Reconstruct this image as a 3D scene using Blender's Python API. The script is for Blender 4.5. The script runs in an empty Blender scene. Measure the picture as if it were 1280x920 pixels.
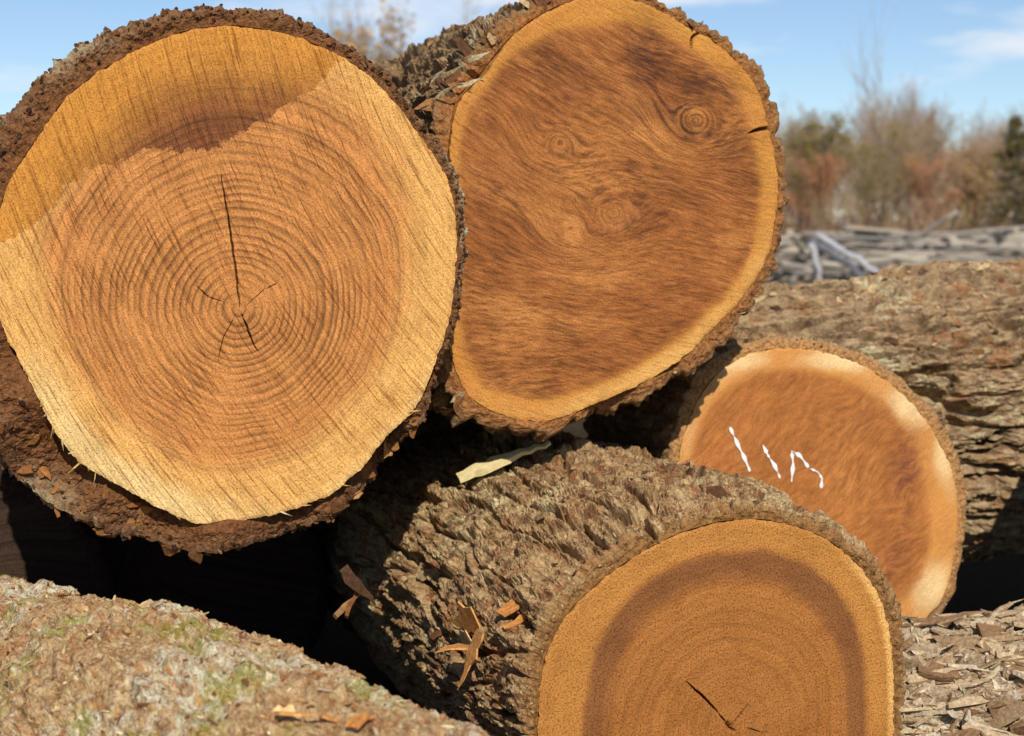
import bpy, math, random
import numpy as np
from mathutils import Vector

# ------------------------------------------------------------------ camera, world, sun, exposure
scene = bpy.context.scene
COL = scene.collection
CAM = np.array([0.0, 0.0, 1.15])
FPX = 2030.0                       # focal length in pixels of the 1280-pixel-wide photograph
TILT = math.atan(150.0 / FPX)      # looking down a little, horizon above the middle
cam_d = bpy.data.cameras.new('camera')
cam_d.sensor_width = 36.0
cam_d.lens = FPX / 1280.0 * 36.0
cam_d.clip_start = 0.05
cam_d.clip_end = 2000.0
cam_d.dof.use_dof = True
cam_d.dof.focus_distance = 2.75
cam_d.dof.aperture_fstop = 5.0
cam_o = bpy.data.objects.new('camera', cam_d)
cam_o.location = CAM
cam_o.rotation_euler = (math.pi / 2 - TILT, 0, 0)
COL.objects.link(cam_o)
scene.camera = cam_o

SUN_EL, SUN_AZ = math.radians(35.0), math.radians(8.0)   # behind the camera, a little to its right
sun_dir = np.array([math.sin(SUN_AZ) * math.cos(SUN_EL), -math.cos(SUN_AZ) * math.cos(SUN_EL), math.sin(SUN_EL)])

world = bpy.data.worlds.new('World')
scene.world = world
world.use_nodes = True
wt = world.node_tree
wt.nodes.clear()
w_out = wt.nodes.new('ShaderNodeOutputWorld')
w_bg = wt.nodes.new('ShaderNodeBackground')
w_bg.inputs['Strength'].default_value = 0.112
sky = wt.nodes.new('ShaderNodeTexSky')
sky.sky_type = 'NISHITA'
sky.sun_disc = False
sky.sun_elevation = SUN_EL
sky.sun_rotation = math.atan2(sun_dir[0], sun_dir[1])
sky.air_density = 1.0
sky.altitude = 1000.0
sky.dust_density = 0.15
sky.ozone_density = 3.0
# thin fair-weather clouds spread over the whole dome
w_tc = wt.nodes.new('ShaderNodeTexCoord')
w_sep = wt.nodes.new('ShaderNodeSeparateXYZ')
wt.links.new(w_tc.outputs['Generated'], w_sep.inputs[0])
w_map = wt.nodes.new('ShaderNodeMapping')
w_map.inputs['Scale'].default_value = (3.0, 3.0, 13.0)
w_map.inputs['Location'].default_value = (-0.03, 0.0, 1.9)
wt.links.new(w_tc.outputs['Generated'], w_map.inputs[0])
w_no = wt.nodes.new('ShaderNodeTexNoise')
w_no.inputs['Scale'].default_value = 1.7
w_no.inputs['Detail'].default_value = 7.0
w_no.inputs['Roughness'].default_value = 0.52
wt.links.new(w_map.outputs[0], w_no.inputs['Vector'])
w_ramp = wt.nodes.new('ShaderNodeValToRGB')
w_ramp.color_ramp.elements[0].position = 0.53
w_ramp.color_ramp.elements[1].position = 0.65
w_ramp.color_ramp.elements[1].color = (0.85, 0.85, 0.85, 1)
wt.links.new(w_no.outputs['Fac'], w_ramp.inputs[0])
w_mix = wt.nodes.new('ShaderNodeMixRGB')
w_mix.inputs[2].default_value = (8.2, 8.4, 8.9, 1)
wt.links.new(w_ramp.outputs[0], w_mix.inputs[0])
wt.links.new(sky.outputs[0], w_mix.inputs[1])
wt.links.new(w_mix.outputs[0], w_bg.inputs['Color'])
wt.links.new(w_bg.outputs[0], w_out.inputs['Surface'])

sun_d = bpy.data.lights.new('sun', 'SUN')
sun_d.energy = 5.0
sun_d.angle = math.radians(0.5)
sun_d.color = (1.0, 0.945, 0.86)
sun_o = bpy.data.objects.new('sun', sun_d)
sun_o.rotation_euler = Vector(sun_dir).to_track_quat('Z', 'Y').to_euler()
sun_o.location = (0, -5, 8)
COL.objects.link(sun_o)

vs = scene.view_settings
vs.view_transform = 'Standard'
vs.look = 'None'
vs.exposure = -0.06
scene.cycles.max_bounces = 5
scene.cycles.diffuse_bounces = 3
vs.gamma = 1.0
vs.use_curve_mapping = False

rng = np.random.default_rng(7)

# ------------------------------------------------------------------ projection helpers
CT, ST = math.cos(TILT), math.sin(TILT)

def ray(px, py):
    x = (px - 640.0) / FPX
    u = (460.0 - py) / FPX
    v = np.array([x, CT + u * ST, -ST + u * CT])
    return v

def at_depth(px, py, y):
    v = ray(px, py)
    return CAM + v * (y / v[1])

def on_plane(px, py, c, n):
    v = ray(px, py)
    return CAM + v * (np.dot(c - CAM, n) / np.dot(v, n))

def to_px(P):
    q = P - CAM
    f = q[..., 1] * CT - q[..., 2] * ST
    u = q[..., 1] * ST + q[..., 2] * CT
    return 640 + FPX * q[..., 0] / f, 460 - FPX * u / f, f

# ------------------------------------------------------------------ noise
def _h(ix, iy, iz, seed):
    n = (ix.astype(np.uint32) * np.uint32(374761393) + iy.astype(np.uint32) * np.uint32(668265263)
         + iz.astype(np.uint32) * np.uint32(2147483647) + np.uint32((seed * 1274126177) & 0xffffffff))
    n = (n ^ (n >> np.uint32(13))) * np.uint32(1274126177)
    n = (n ^ (n >> np.uint32(16))) * np.uint32(2246822519)
    return n ^ (n >> np.uint32(15))

_G = np.array([[1,1,0],[-1,1,0],[1,-1,0],[-1,-1,0],[1,0,1],[-1,0,1],[1,0,-1],[-1,0,-1],
               [0,1,1],[0,-1,1],[0,1,-1],[0,-1,-1],[1,1,0],[-1,1,0],[0,-1,1],[0,-1,-1]], np.float32)

def perlin(x, y, z=None, seed=0):
    """gradient noise, about -1..1"""
    x = np.asarray(x, np.float32); y = np.asarray(y, np.float32)
    z = np.zeros_like(x) + np.float32(0.37) if z is None else np.asarray(z, np.float32)
    x, y, z = np.broadcast_arrays(x, y, z)
    i, j, k = np.floor(x), np.floor(y), np.floor(z)
    fx, fy, fz = x - i, y - j, z - k
    i, j, k = i.astype(np.int64), j.astype(np.int64), k.astype(np.int64)
    u, v, w = (f * f * f * (f * (f * 6 - 15) + 10) for f in (fx, fy, fz))
    out = 0
    for a in (0, 1):
        for b in (0, 1):
            for c in (0, 1):
                g = _G[_h(i + a, j + b, k + c, seed) & np.uint32(15)]
                d = g[..., 0] * (fx - a) + g[..., 1] * (fy - b) + g[..., 2] * (fz - c)
                out = out + d * (u if a else 1 - u) * (v if b else 1 - v) * (w if c else 1 - w)
    return out

def fbm(x, y, z=None, seed=0, oct=4, gain=0.5, lac=2.03):
    a, s, f = 1.0, 0, 1.0
    for o in range(oct):
        s = s + a * perlin(x * f, y * f, None if z is None else z * f, seed + o * 17)
        a *= gain; f *= lac
    return s

def worley(x, y, seed=0, jit=0.95):
    i, j = np.floor(x), np.floor(y)
    f1 = np.full(x.shape, 9.0, np.float32); f2 = f1.copy(); cid = np.zeros(x.shape, np.float32)
    for a in (-1, 0, 1):
        for b in (-1, 0, 1):
            ci, cj = (i + a).astype(np.int64), (j + b).astype(np.int64)
            z = np.zeros_like(ci)
            hx = _h(ci, cj, z, seed).astype(np.float32) / 4294967296.0
            hy = _h(ci, cj, z + 1, seed).astype(np.float32) / 4294967296.0
            dx, dy = i + a + 0.5 + (hx - .5) * jit - x, j + b + 0.5 + (hy - .5) * jit - y
            d = np.sqrt(dx * dx + dy * dy)
            hid = _h(ci, cj, z + 2, seed).astype(np.float32) / 4294967296.0
            nearer = d < f1
            f2 = np.where(nearer, f1, np.minimum(f2, d))
            cid = np.where(nearer, hid, cid)
            f1 = np.where(nearer, d, f1)
    return f1, f2, cid

def sstep(a, b, x):
    t = np.clip((x - a) / (b - a), 0, 1)
    return t * t * (3 - 2 * t)

# ------------------------------------------------------------------ mesh helpers
def mesh_from(name, V, faces, mats, attrs=None, uv=None, smooth=True, midx=None):
    """faces: list of (n,k) int arrays"""
    me = bpy.data.meshes.new(name)
    V = np.asarray(V, np.float32)
    faces = [np.asarray(f, np.int32) for f in faces if len(f)]
    nl = sum(f.size for f in faces); nf = sum(len(f) for f in faces)
    me.vertices.add(len(V)); me.loops.add(nl); me.polygons.add(nf)
    me.vertices.foreach_set('co', V.ravel())
    li = np.concatenate([f.ravel() for f in faces])
    tot = np.concatenate([np.full(len(f), f.shape[1], np.int32) for f in faces])
    st = np.concatenate([[0], np.cumsum(tot)[:-1]]).astype(np.int32)
    me.loops.foreach_set('vertex_index', li)
    me.polygons.foreach_set('loop_start', st)
    me.polygons.foreach_set('loop_total', tot)
    me.polygons.foreach_set('use_smooth', np.full(nf, smooth))
    if midx is not None:
        me.polygons.foreach_set('material_index', np.asarray(midx, np.int32))
    for m in (mats if isinstance(mats, (list, tuple)) else [mats]):
        me.materials.append(m)
    if uv is not None:
        l = me.uv_layers.new(name='UVMap')
        l.data.foreach_set('uv', np.asarray(uv, np.float32)[li].ravel())
    for k, a in (attrs or {}).items():
        a = np.asarray(a, np.float32)
        if a.ndim == 1:
            at = me.attributes.new(k, 'FLOAT', 'POINT'); at.data.foreach_set('value', a)
        else:
            at = me.attributes.new(k, 'FLOAT_VECTOR', 'POINT'); at.data.foreach_set('vector', a.ravel())
    me.update(calc_edges=True)
    return me

def obj(name, me, parent=None, **props):
    o = bpy.data.objects.new(name, me)
    COL.objects.link(o)
    if parent is not None:
        o.parent = parent
        o.matrix_parent_inverse = parent.matrix_world.inverted() if parent.type != 'EMPTY' or True else o.matrix_parent_inverse
    for k, v in props.items():
        o[k] = v
    return o

def empty(name, loc, label, category, group=None):
    o = bpy.data.objects.new(name, None)
    COL.objects.link(o)
    o.location = [float(c) for c in loc]
    o.empty_display_size = 0.1
    o['label'] = label; o['category'] = category
    if group: o['group'] = group
    bpy.context.view_layer.update()
    return o

def grid_faces(nr, nc, wrap=False, off=0):
    r = np.arange(nr - 1)[:, None]
    c = np.arange(nc if wrap else nc - 1)[None, :]
    c2 = (c + 1) % nc
    a = r * nc + c; b = r * nc + c2
    d = (r + 1) * nc + c; e = (r + 1) * nc + c2
    return np.stack([a, b, e, d], -1).reshape(-1, 4) + off

# ------------------------------------------------------------------ node helper
class NT:
    def __init__(self, name, spec=0.2, rough=0.8):
        self.m = bpy.data.materials.new(name)
        self.m.use_nodes = True
        self.t = self.m.node_tree
        self.bsdf = self.t.nodes['Principled BSDF']
        self.bsdf.inputs['Roughness'].default_value = rough
        self.bsdf.inputs['Specular IOR Level'].default_value = spec
    def _set(self, sock, v):
        if isinstance(v, bpy.types.NodeSocket): self.t.links.new(v, sock)
        elif v is not None:
            if isinstance(v, tuple) and len(v) == 3 and sock.type == 'RGBA': v = v + (1,)
            sock.default_value = v
    def n(self, typ, ins=None, out=0, **props):
        nd = self.t.nodes.new(typ)
        for k, v in props.items(): setattr(nd, k, v)
        for k, v in (ins or {}).items(): self._set(nd.inputs[k], v)
        return nd.outputs[out]
    def uv(self): return self.n('ShaderNodeUVMap', uv_map='UVMap')
    def attr(self, name, out='Fac'): return self.n('ShaderNodeAttribute', attribute_name=name, out=out)
    def math(self, op, a, b=0.0, c=None, clamp=False):
        ins = {0: a, 1: b}
        if c is not None: ins[2] = c
        return self.n('ShaderNodeMath', ins, operation=op, use_clamp=clamp)
    def noise(self, vec, scale, detail=3.0, rough=0.55, dist=0.0, dim='3D', w=None):
        ins = {'Scale': scale, 'Detail': detail, 'Roughness': rough, 'Distortion': dist}
        nd = self.t.nodes.new('ShaderNodeTexNoise'); nd.noise_dimensions = dim
        if vec is not None and dim != '1D': ins['Vector'] = vec
        if w is not None: ins['W'] = w
        for k, v in ins.items(): self._set(nd.inputs[k], v)
        return nd.outputs['Fac']
    def map(self, vec, scale=(1, 1, 1), rot=(0, 0, 0), loc=(0, 0, 0)):
        return self.n('ShaderNodeMapping', {'Vector': vec, 'Scale': scale, 'Rotation': rot, 'Location': loc})
    def ramp(self, fac, stops, interp='LINEAR'):
        nd = self.t.nodes.new('ShaderNodeValToRGB')
        cr = nd.color_ramp; cr.interpolation = interp
        while len(cr.elements) < len(stops): cr.elements.new(0.5)
        for e, (p, c) in zip(cr.elements, stops):
            e.position = p
            e.color = (c, c, c, 1) if isinstance(c, (int, float)) else tuple(c) + (1,)
        self._set(nd.inputs[0], fac)
        return nd.outputs[0]
    def mix(self, fac, a, b, mode='MIX'):
        nd = self.t.nodes.new('ShaderNodeMixRGB'); nd.blend_type = mode
        self._set(nd.inputs[0], fac); self._set(nd.inputs[1], a); self._set(nd.inputs[2], b)
        return nd.outputs[0]
    def step(self, x, a, b):
        return self.n('ShaderNodeMapRange', {'Value': x, 'From Min': a, 'From Max': b}, interpolation_type='SMOOTHSTEP')
    def comb(self, x, y, z=0.0):
        return self.n('ShaderNodeCombineXYZ', {0: x, 1: y, 2: z})
    def sep(self, v):
        nd = self.t.nodes.new('ShaderNodeSeparateXYZ'); self._set(nd.inputs[0], v); return nd.outputs
    def finish(self, col, height=None, strength=0.5, dist=0.003, rough=None):
        self._set(self.bsdf.inputs['Base Color'], col)
        if rough is not None: self._set(self.bsdf.inputs['Roughness'], rough)
        if height is not None:
            b = self.n('ShaderNodeBump', {'Strength': strength, 'Distance': dist, 'Height': height})
            self.t.links.new(b, self.bsdf.inputs['Normal'])
        return self.m

def S(r, g, b, k=0.9):
    """colour read off the photograph (sRGB 0-255) to a base colour"""
    f = lambda c: ((c / 255 + 0.055) / 1.055) ** 2.4 if c > 10 else c / 255 / 12.92
    return (f(r) * k, f(g) * k, f(b) * k)

# ------------------------------------------------------------------ materials
def wood_mat(name, heart, sap, heart2=None, sap2=None, pale=None, ring=60.0, ring_amt=0.5, ring_noise=0.5, stroke_dir=(0.86, 0.5),
             stroke=0.35, stroke_freq=260.0, grain=0.0, edge=0.04, band=None, dark=None, speck=0.25, tone=0.5, fib=0.6):
    t = NT(name, 0.18, 0.72)
    uv = t.uv(); ringr = t.attr('ringr'); hr = t.attr('heart'); st = t.attr('stain'); rho = t.attr('rho')
    big = t.noise(uv, 5.0, 4.0); med = t.noise(uv, 22.0, 4.0); fine = t.noise(uv, 330.0, 3.0, 0.75)
    # growth rings
    ph = t.math('ADD', t.math('MULTIPLY', ringr, ring), t.math('MULTIPLY', big, ring_noise))
    ph = t.math('ADD', ph, t.math('MULTIPLY', t.noise(uv, 60.0, 3.0), 0.16))
    fr = t.math('FRACT', ph)
    line = t.ramp(fr, [(0.0, 0.0), (0.40, 0.10), (0.72, 1.0), (0.86, 0.9), (0.97, 0.0)])
    rtone = t.noise(None, 0.55, 4.0, 0.65, dim='1D', w=ph)
    fiber = t.noise(None, 3.7, 4.0, 0.7, dim='1D', w=ph)
    fade = t.noise(uv, 9.0, 2.0)
    rv = t.math('MULTIPLY', line, t.step(fade, 0.25, 0.65))
    rv = t.math('MULTIPLY', rv, t.math('SUBTRACT', 1.0, t.math('MULTIPLY', t.step(rho, 0.35, 0.95), 0.55)))
    # saw strokes: slightly curved parallel scores
    x, y, _ = t.sep(uv)
    cx, cy = stroke_dir[0] * 1.6, stroke_dir[1] * 1.6
    dx, dy = t.math('SUBTRACT', x, cx), t.math('SUBTRACT', y, cy)
    dist = t.math('SQRT', t.math('ADD', t.math('MULTIPLY', dx, dx), t.math('MULTIPLY', dy, dy)))
    along = t.math('SUBTRACT', t.math('MULTIPLY', x, stroke_dir[1]), t.math('MULTIPLY', y, stroke_dir[0]))
    sv = t.comb(t.math('MULTIPLY', dist, stroke_freq), t.math('MULTIPLY', along, 9.0))
    s1 = t.noise(sv, 1.0, 3.0, 0.6)
    sv2 = t.comb(t.math('MULTIPLY', dist, stroke_freq * 0.5), t.math('MULTIPLY', along, 5.0), 7.0)
    s2 = t.noise(sv2, 1.0, 2.0, 0.5)
    s3 = t.noise(t.comb(t.math('MULTIPLY', dist, 380.0), t.math('MULTIPLY', along, 48.0), 3.0), 1.0, 2.0, 0.65)
    scores = t.ramp(s1, [(0.56, 0.0), (0.64, 1.0)])
    deep = t.ramp(s2, [(0.62, 0.0), (0.70, 1.0)])
    # palettes
    hd = tuple(c * 0.52 for c in heart); hl = tuple(min(1, c * 1.28) for c in heart)
    sd = tuple(c * 0.66 for c in sap); sl = tuple(min(1, c * 1.15) for c in sap)
    rmix = t.math('ADD', t.math('MULTIPLY', rv, ring_amt), t.math('MULTIPLY', t.math('SUBTRACT', rtone, 0.5), tone * 1.8))
    rmix = t.math('ADD', rmix, t.math('MULTIPLY', t.math('SUBTRACT', fiber, 0.5), tone * 0.9))
    rmix = t.math('ADD', rmix, 0.25, clamp=True)
    hc = t.mix(rmix, hl, hd)
    sc = t.mix(t.math('MULTIPLY', rmix, 0.55), sl, sd)
    if pale is not None:
        sc = t.mix(t.step(t.math('ADD', t.attr('pale'), t.math('MULTIPLY', t.math('SUBTRACT', med, .5), .7)), 0.1, 1.15), sc, pale)
    hn = t.math('ADD', hr, t.math('MULTIPLY', t.math('SUBTRACT', med, 0.5), edge * 1.6))
    hm = t.step(hn, 1.0 - edge, 1.0 + edge)
    col = t.mix(hm, hc, sc)
    if heart2 is not None:      # a second, darker and wetter-looking zone of the same face
        h2 = t.mix(rmix, tuple(min(1, c * 1.3) for c in heart2), tuple(c * .6 for c in heart2))
        s2c = t.mix(t.math('MULTIPLY', rmix, 0.5), tuple(min(1, c * 1.12) for c in sap2), tuple(c * .7 for c in sap2))
        hm2 = t.step(hn, 1.0 - edge * 2.0, 1.0 + edge * 1.2)
        c2 = t.mix(hm2, h2, s2c)
        sm = t.step(t.math('ADD', st, t.math('MULTIPLY', t.math('SUBTRACT', t.noise(uv, 45, 4.0, .7), 0.5), 0.05)), -0.002, 0.003)
        col = t.mix(sm, col, c2)
    if band is not None:        # darker outer growth inside the sapwood
        bcol, lo, hi = band
        bm = t.math('MULTIPLY', t.step(hn, lo - .06, lo + .06), t.math('SUBTRACT', 1.0, t.step(hn, hi - 0.03, hi + 0.02)))
        col = t.mix(t.math('MULTIPLY', bm, t.math('ADD', 0.3, t.math('MULTIPLY', rtone, 0.7))), col, bcol)
    h = t.math('MULTIPLY', rv, -0.25)
    if grain > 0:               # wandering figured grain
        fl = t.attr('flow', 'Vector')
        g1 = t.noise(t.map(fl, (24, 150, 1)), 1.0, 3.0, 0.7, 0.15)
        g2 = t.noise(t.map(fl, (7, 24, 1)), 1.0, 4.0, 0.7, 0.3)
        gg = t.math('ADD', t.math('MULTIPLY', g1, 0.5), t.math('MULTIPLY', t.math('ADD', g2, big), 0.25))
        gcol = t.ramp(gg, [(0.38, tuple(c * .36 for c in heart)), (0.46, tuple(c * .78 for c in heart)),
                           (0.53, tuple(c * 1.10 for c in heart)), (0.62, tuple(min(1, c * v) for c, v in zip(heart, (1.5, 1.75, 2.0))))])
        col = t.mix(t.math('MULTIPLY', t.math('SUBTRACT', 1.0, t.math('MULTIPLY', hm, 0.85)), grain), col, gcol)
        h = t.math('ADD', h, t.math('MULTIPLY', gg, 0.6))
    if dark is not None:        # brown water stain with its own outline
        dm = t.math('MULTIPLY', t.attr('dark'), t.math('ADD', 0.35, t.ramp(gg, [(0.42, 0.9), (0.55, 0.0)])), clamp=True)
        col = t.mix(dm, col, dark)
        lm = t.math('MULTIPLY', t.math('MULTIPLY', t.attr('light'), 1.25), t.math('ADD', 0.2, t.ramp(gg, [(0.44, 0.0), (0.55, 0.9)])), clamp=True)
        col = t.mix(lm, col, tuple(min(1, c * v) for c, v in zip(heart, (1.75, 2.1, 2.3))))
    col = t.mix(t.math('MULTIPLY', t.ramp(s2, [(0.35, 0.0), (0.62, 1.0)]), stroke * 0.55), col, (0.72, 0.66, 0.60), 'MULTIPLY')
    dirt = t.noise(uv, 11.0, 4.0, 0.7)
    col = t.mix(t.ramp(dirt, [(0.50, 0.0), (0.72, 0.55)]), col, (0.62, 0.55, 0.48), 'MULTIPLY')
    col = t.mix(t.ramp(dirt, [(0.28, 0.5), (0.46, 0.0)]), col, (1.14, 1.14, 1.14), 'MULTIPLY')
    smod = t.math('MULTIPLY', scores, stroke)
    col = t.mix(smod, col, (0.50, 0.40, 0.30), 'MULTIPLY')
    col = t.mix(t.math('MULTIPLY', deep, stroke * 0.45), col, (0.40, 0.30, 0.22), 'MULTIPLY')
    col = t.mix(t.math('MULTIPLY', t.ramp(fine, [(0.51, 0.0), (0.64, 1.0)]), speck * 1.5), col, (0.42, 0.32, 0.24), 'MULTIPLY')
    col = t.mix(t.math('MULTIPLY', t.ramp(fine, [(0.36, 1.0), (0.48, 0.0)]), speck), col, (1.35, 1.3, 1.2), 'MULTIPLY')
    col = t.mix(t.ramp(s3, [(0.50, 0.0), (0.63, fib)]), col, (0.50, 0.40, 0.32), 'MULTIPLY')
    col = t.mix(t.ramp(s3, [(0.36, fib), (0.49, 0.0)]), col, (1.28, 1.25, 1.22), 'MULTIPLY')
    crk = t.attr('crack')
    col = t.mix(t.math('MULTIPLY', crk, 0.85), col, tuple(c * .25 for c in heart))
    h = t.math('ADD', h, t.math('MULTIPLY', s1, -0.9 * stroke))
    h = t.math('ADD', h, t.math('MULTIPLY', deep, -0.8 * stroke))
    h = t.math('ADD', h, t.math('MULTIPLY', s3, -0.5 * fib))
    return t.finish(col, h, 0.55, 0.0022)

def bark_mat(name, base, light, dark, rim, lichen=None, lichen_amt=0.5, moss=None, rust=None, stretch=(1, .3, 1)):
    t = NT(name, 0.15, 0.9)
    uv = t.uv()
    m = t.map(uv, stretch)
    geo = t.n('ShaderNodeNewGeometry', out='Position')
    a = t.noise(m, 14.0, 4.0, 0.68); b = t.noise(m, 60.0, 3.0, 0.72); c = t.noise(geo, 260.0, 2.0, 0.7)
    big = t.noise(geo, 4.5, 2.0, 0.6)
    col = t.ramp(a, [(0.28, dark), (0.46, base), (0.58, base), (0.72, light)])
    col = t.mix(t.ramp(b, [(0.42, 0.0), (0.66, 0.8)]), col, light)
    col = t.mix(t.ramp(b, [(0.30, 0.85), (0.46, 0.0)]), col, dark)
    if rust is not None:
        r = t.noise(geo, 16.0, 3.0, 0.7)
        col = t.mix(t.ramp(r, [(0.54, 0.0), (0.66, 0.8)]), col, rust)
    if lichen is not None:
        l = t.math('ADD', t.math('MULTIPLY', big, 0.55), t.math('MULTIPLY', t.noise(geo, 45.0, 3.0, 0.75), 0.45))
        p = 0.60 - lichen_amt * 0.14
        col = t.mix(t.ramp(l, [(p, 0.0), (p + 0.08, 0.85)]), col, lichen)
    if moss is not None:
        g = t.math('ADD', t.math('MULTIPLY', t.noise(geo, 9.0, 3.0, 0.5), 0.65), t.math('MULTIPLY', t.noise(geo, 120.0, 4.0, 0.7), 0.35))
        col = t.mix(t.ramp(g, [(0.535, 0.0), (0.60, 0.8)]), col, moss)
    col = t.mix(t.ramp(c, [(0.50, 0.0), (0.75, 0.75)]), col, tuple(x * .45 for x in dark))
    col = t.mix(t.ramp(c, [(0.25, 0.55), (0.42, 0.0)]), col, light)
    rm = t.attr('rim')
    rn = t.noise(geo, 150.0, 3.0, 0.7)
    rc = t.ramp(rn, [(0.3, tuple(x * .4 for x in rim)), (0.5, rim), (0.7, tuple(min(1, x * 1.6) for x in rim))])
    col = t.mix(rm, col, rc)
    h = t.math('ADD', t.math('MULTIPLY', b, 0.8), t.math('MULTIPLY', c, 0.6))
    return t.finish(col, h, 0.9, 0.006)

def flake_mat(name, cols, rough=0.9):
    t = NT(name, 0.15, rough)
    r = t.n('ShaderNodeNewGeometry', out='Random Per Island')
    oi = t.n('ShaderNodeObjectInfo', out='Random')
    rr = t.math('FRACT', t.math('ADD', r, oi))
    n = len(cols)
    col = t.ramp(rr, [(i / n, c) for i, c in enumerate(cols)], 'CONSTANT')
    geo = t.n('ShaderNodeNewGeometry', out='Position')
    a = t.noise(geo, 140.0, 4.0, 0.7)
    col = t.mix(t.ramp(a, [(0.40, 0.0), (0.68, 0.7)]), col, (0.40, 0.32, 0.26), 'MULTIPLY')
    col = t.mix(t.ramp(a, [(0.28, 0.6), (0.45, 0.0)]), col, (1.5, 1.45, 1.4), 'MULTIPLY')
    return t.finish(col, a, 0.7, 0.004)

def plain_mat(name, col, var=0.3, scale=30.0, rough=0.85):
    t = NT(name, 0.15, rough)
    geo = t.n('ShaderNodeNewGeometry', out='Position')
    a = t.noise(geo, scale, 5.0, 0.65)
    c = t.ramp(a, [(0.3, tuple(x * (1 - var) for x in col)), (0.7, tuple(min(1, x * (1 + var)) for x in col))])
    return t.finish(c, a, 0.4, 0.004)

W_A = wood_mat('cut_wood_ringed', S(199, 135, 74), S(224, 172, 98), heart2=S(126, 76, 42), sap2=S(202, 139, 58), pale=S(238, 208, 144),
               ring=82.0, ring_amt=0.85, ring_noise=0.8, stroke_dir=(0.86, 0.5), stroke=0.85, stroke_freq=260.0, edge=0.12, speck=0.6, tone=0.65, fib=0.35)
W_B = wood_mat('cut_wood_figured', S(154, 94, 46), S(202, 140, 62), pale=S(228, 176, 98), ring=45.0, ring_amt=0.0, stroke_dir=(0.35, 0.93),
               stroke=0.4, stroke_freq=300.0, grain=0.95, edge=0.05, dark=S(78, 46, 30), speck=0.5, tone=0.06, fib=0.3)
W_C = wood_mat('cut_wood_plain', S(172, 108, 54), S(206, 144, 76), pale=S(244, 210, 152), ring=38.0, ring_amt=0.10, ring_noise=2.5, stroke_dir=(0.7, -0.7),
               stroke=0.15, stroke_freq=120.0, edge=0.06, speck=0.4, tone=0.35, grain=0.55, dark=S(112, 66, 52), fib=0.2)
W_E = wood_mat('cut_wood_brown', S(162, 105, 50), S(181, 124, 60), pale=S(232, 180, 104), ring=42.0, ring_amt=0.16, ring_noise=1.6, stroke_dir=(0.3, -0.95),
               stroke=0.20, stroke_freq=220.0, edge=0.05, band=(S(120, 76, 46), 0.83, 1.0), speck=0.75, tone=0.6, fib=0.15)
CAMBIUM = plain_mat('bare_wood_under_bark', S(176, 122, 62), 0.35, 60.0)

B_A = bark_mat('bark_crumbly_brown', S(108, 78, 54), S(156, 126, 92), S(62, 42, 30), S(118, 76, 44), lichen=S(190, 180, 142), lichen_amt=0.55)
B_B = bark_mat('bark_grey_brown_plates', S(128, 98, 66), S(176, 146, 104), S(78, 54, 36), S(150, 100, 56), lichen=S(190, 176, 140), lichen_amt=0.2)
B_C = bark_mat('bark_tan_smooth', S(150, 116, 80), S(196, 164, 120), S(96, 68, 46), S(176, 128, 78), lichen=S(200, 186, 150), lichen_amt=0.4)
B_D = bark_mat('bark_tan_ridged', S(138, 110, 80), S(196, 170, 130), S(80, 60, 44), S(150, 104, 64), lichen=S(210, 198, 156), lichen_amt=0.45, rust=S(160, 108, 68))
B_E = bark_mat('bark_pale_ridged', S(150, 114, 76), S(212, 182, 132), S(84, 60, 42), S(138, 98, 54), lichen=S(212, 194, 144), lichen_amt=0.45, rust=S(150, 92, 54))
B_F = bark_mat('bark_mossy_litter', S(170, 132, 90), S(208, 180, 134), S(116, 78, 50), S(150, 100, 56), lichen=S(212, 204, 176), lichen_amt=0.75,
               moss=S(142, 134, 44), rust=S(166, 116, 74), stretch=(1, .6, 1))
B_G = bark_mat('bark_shredded_grey', S(160, 134, 104), S(208, 188, 156), S(100, 76, 56), S(150, 110, 70), lichen=S(214, 204, 180), lichen_amt=0.6)
B_SHADE = bark_mat('bark_shade_dark', S(62, 46, 36), S(84, 64, 50), S(38, 28, 22), S(56, 40, 30))  # bark colour darkened so the gaps under the pile read as deep shade
FL_BARK = flake_mat('bark_scales', [S(150, 112, 74), S(120, 84, 56), S(184, 152, 108), S(98, 70, 48), S(166, 120, 76), S(202, 176, 132)])
FL_DARK = flake_mat('bark_crumbs', [S(112, 76, 48), S(86, 58, 40), S(132, 96, 64), S(70, 50, 36), S(124, 80, 46)])
FL_LIT = flake_mat('litter_bits', [S(190, 150, 98), S(168, 116, 70), S(212, 186, 136), S(178, 126, 78), S(128, 86, 56), S(220, 204, 164)])
FL_GREY = flake_mat('bark_strips_grey', [S(196, 172, 138), S(168, 140, 106), S(214, 198, 168), S(146, 114, 82), S(206, 182, 146)])
CHIP = flake_mat('fresh_wood_chips', [S(226, 164, 94), S(232, 184, 118), S(210, 144, 78), S(236, 198, 138)])
SPLINTER = flake_mat('pale_splinters', [S(238, 210, 146), S(222, 180, 106), S(244, 226, 176)])
CHUNK = flake_mat('torn_bark_chunks', [S(176, 120, 66), S(148, 98, 54), S(196, 146, 86), S(118, 80, 48), S(160, 110, 62)])
STICKM = plain_mat('stripped_stick', S(226, 208, 150), 0.18, 50.0)
PAINT = plain_mat('white_paint', (0.80, 0.78, 0.74), 0.06, 90.0, 0.6)

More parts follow.
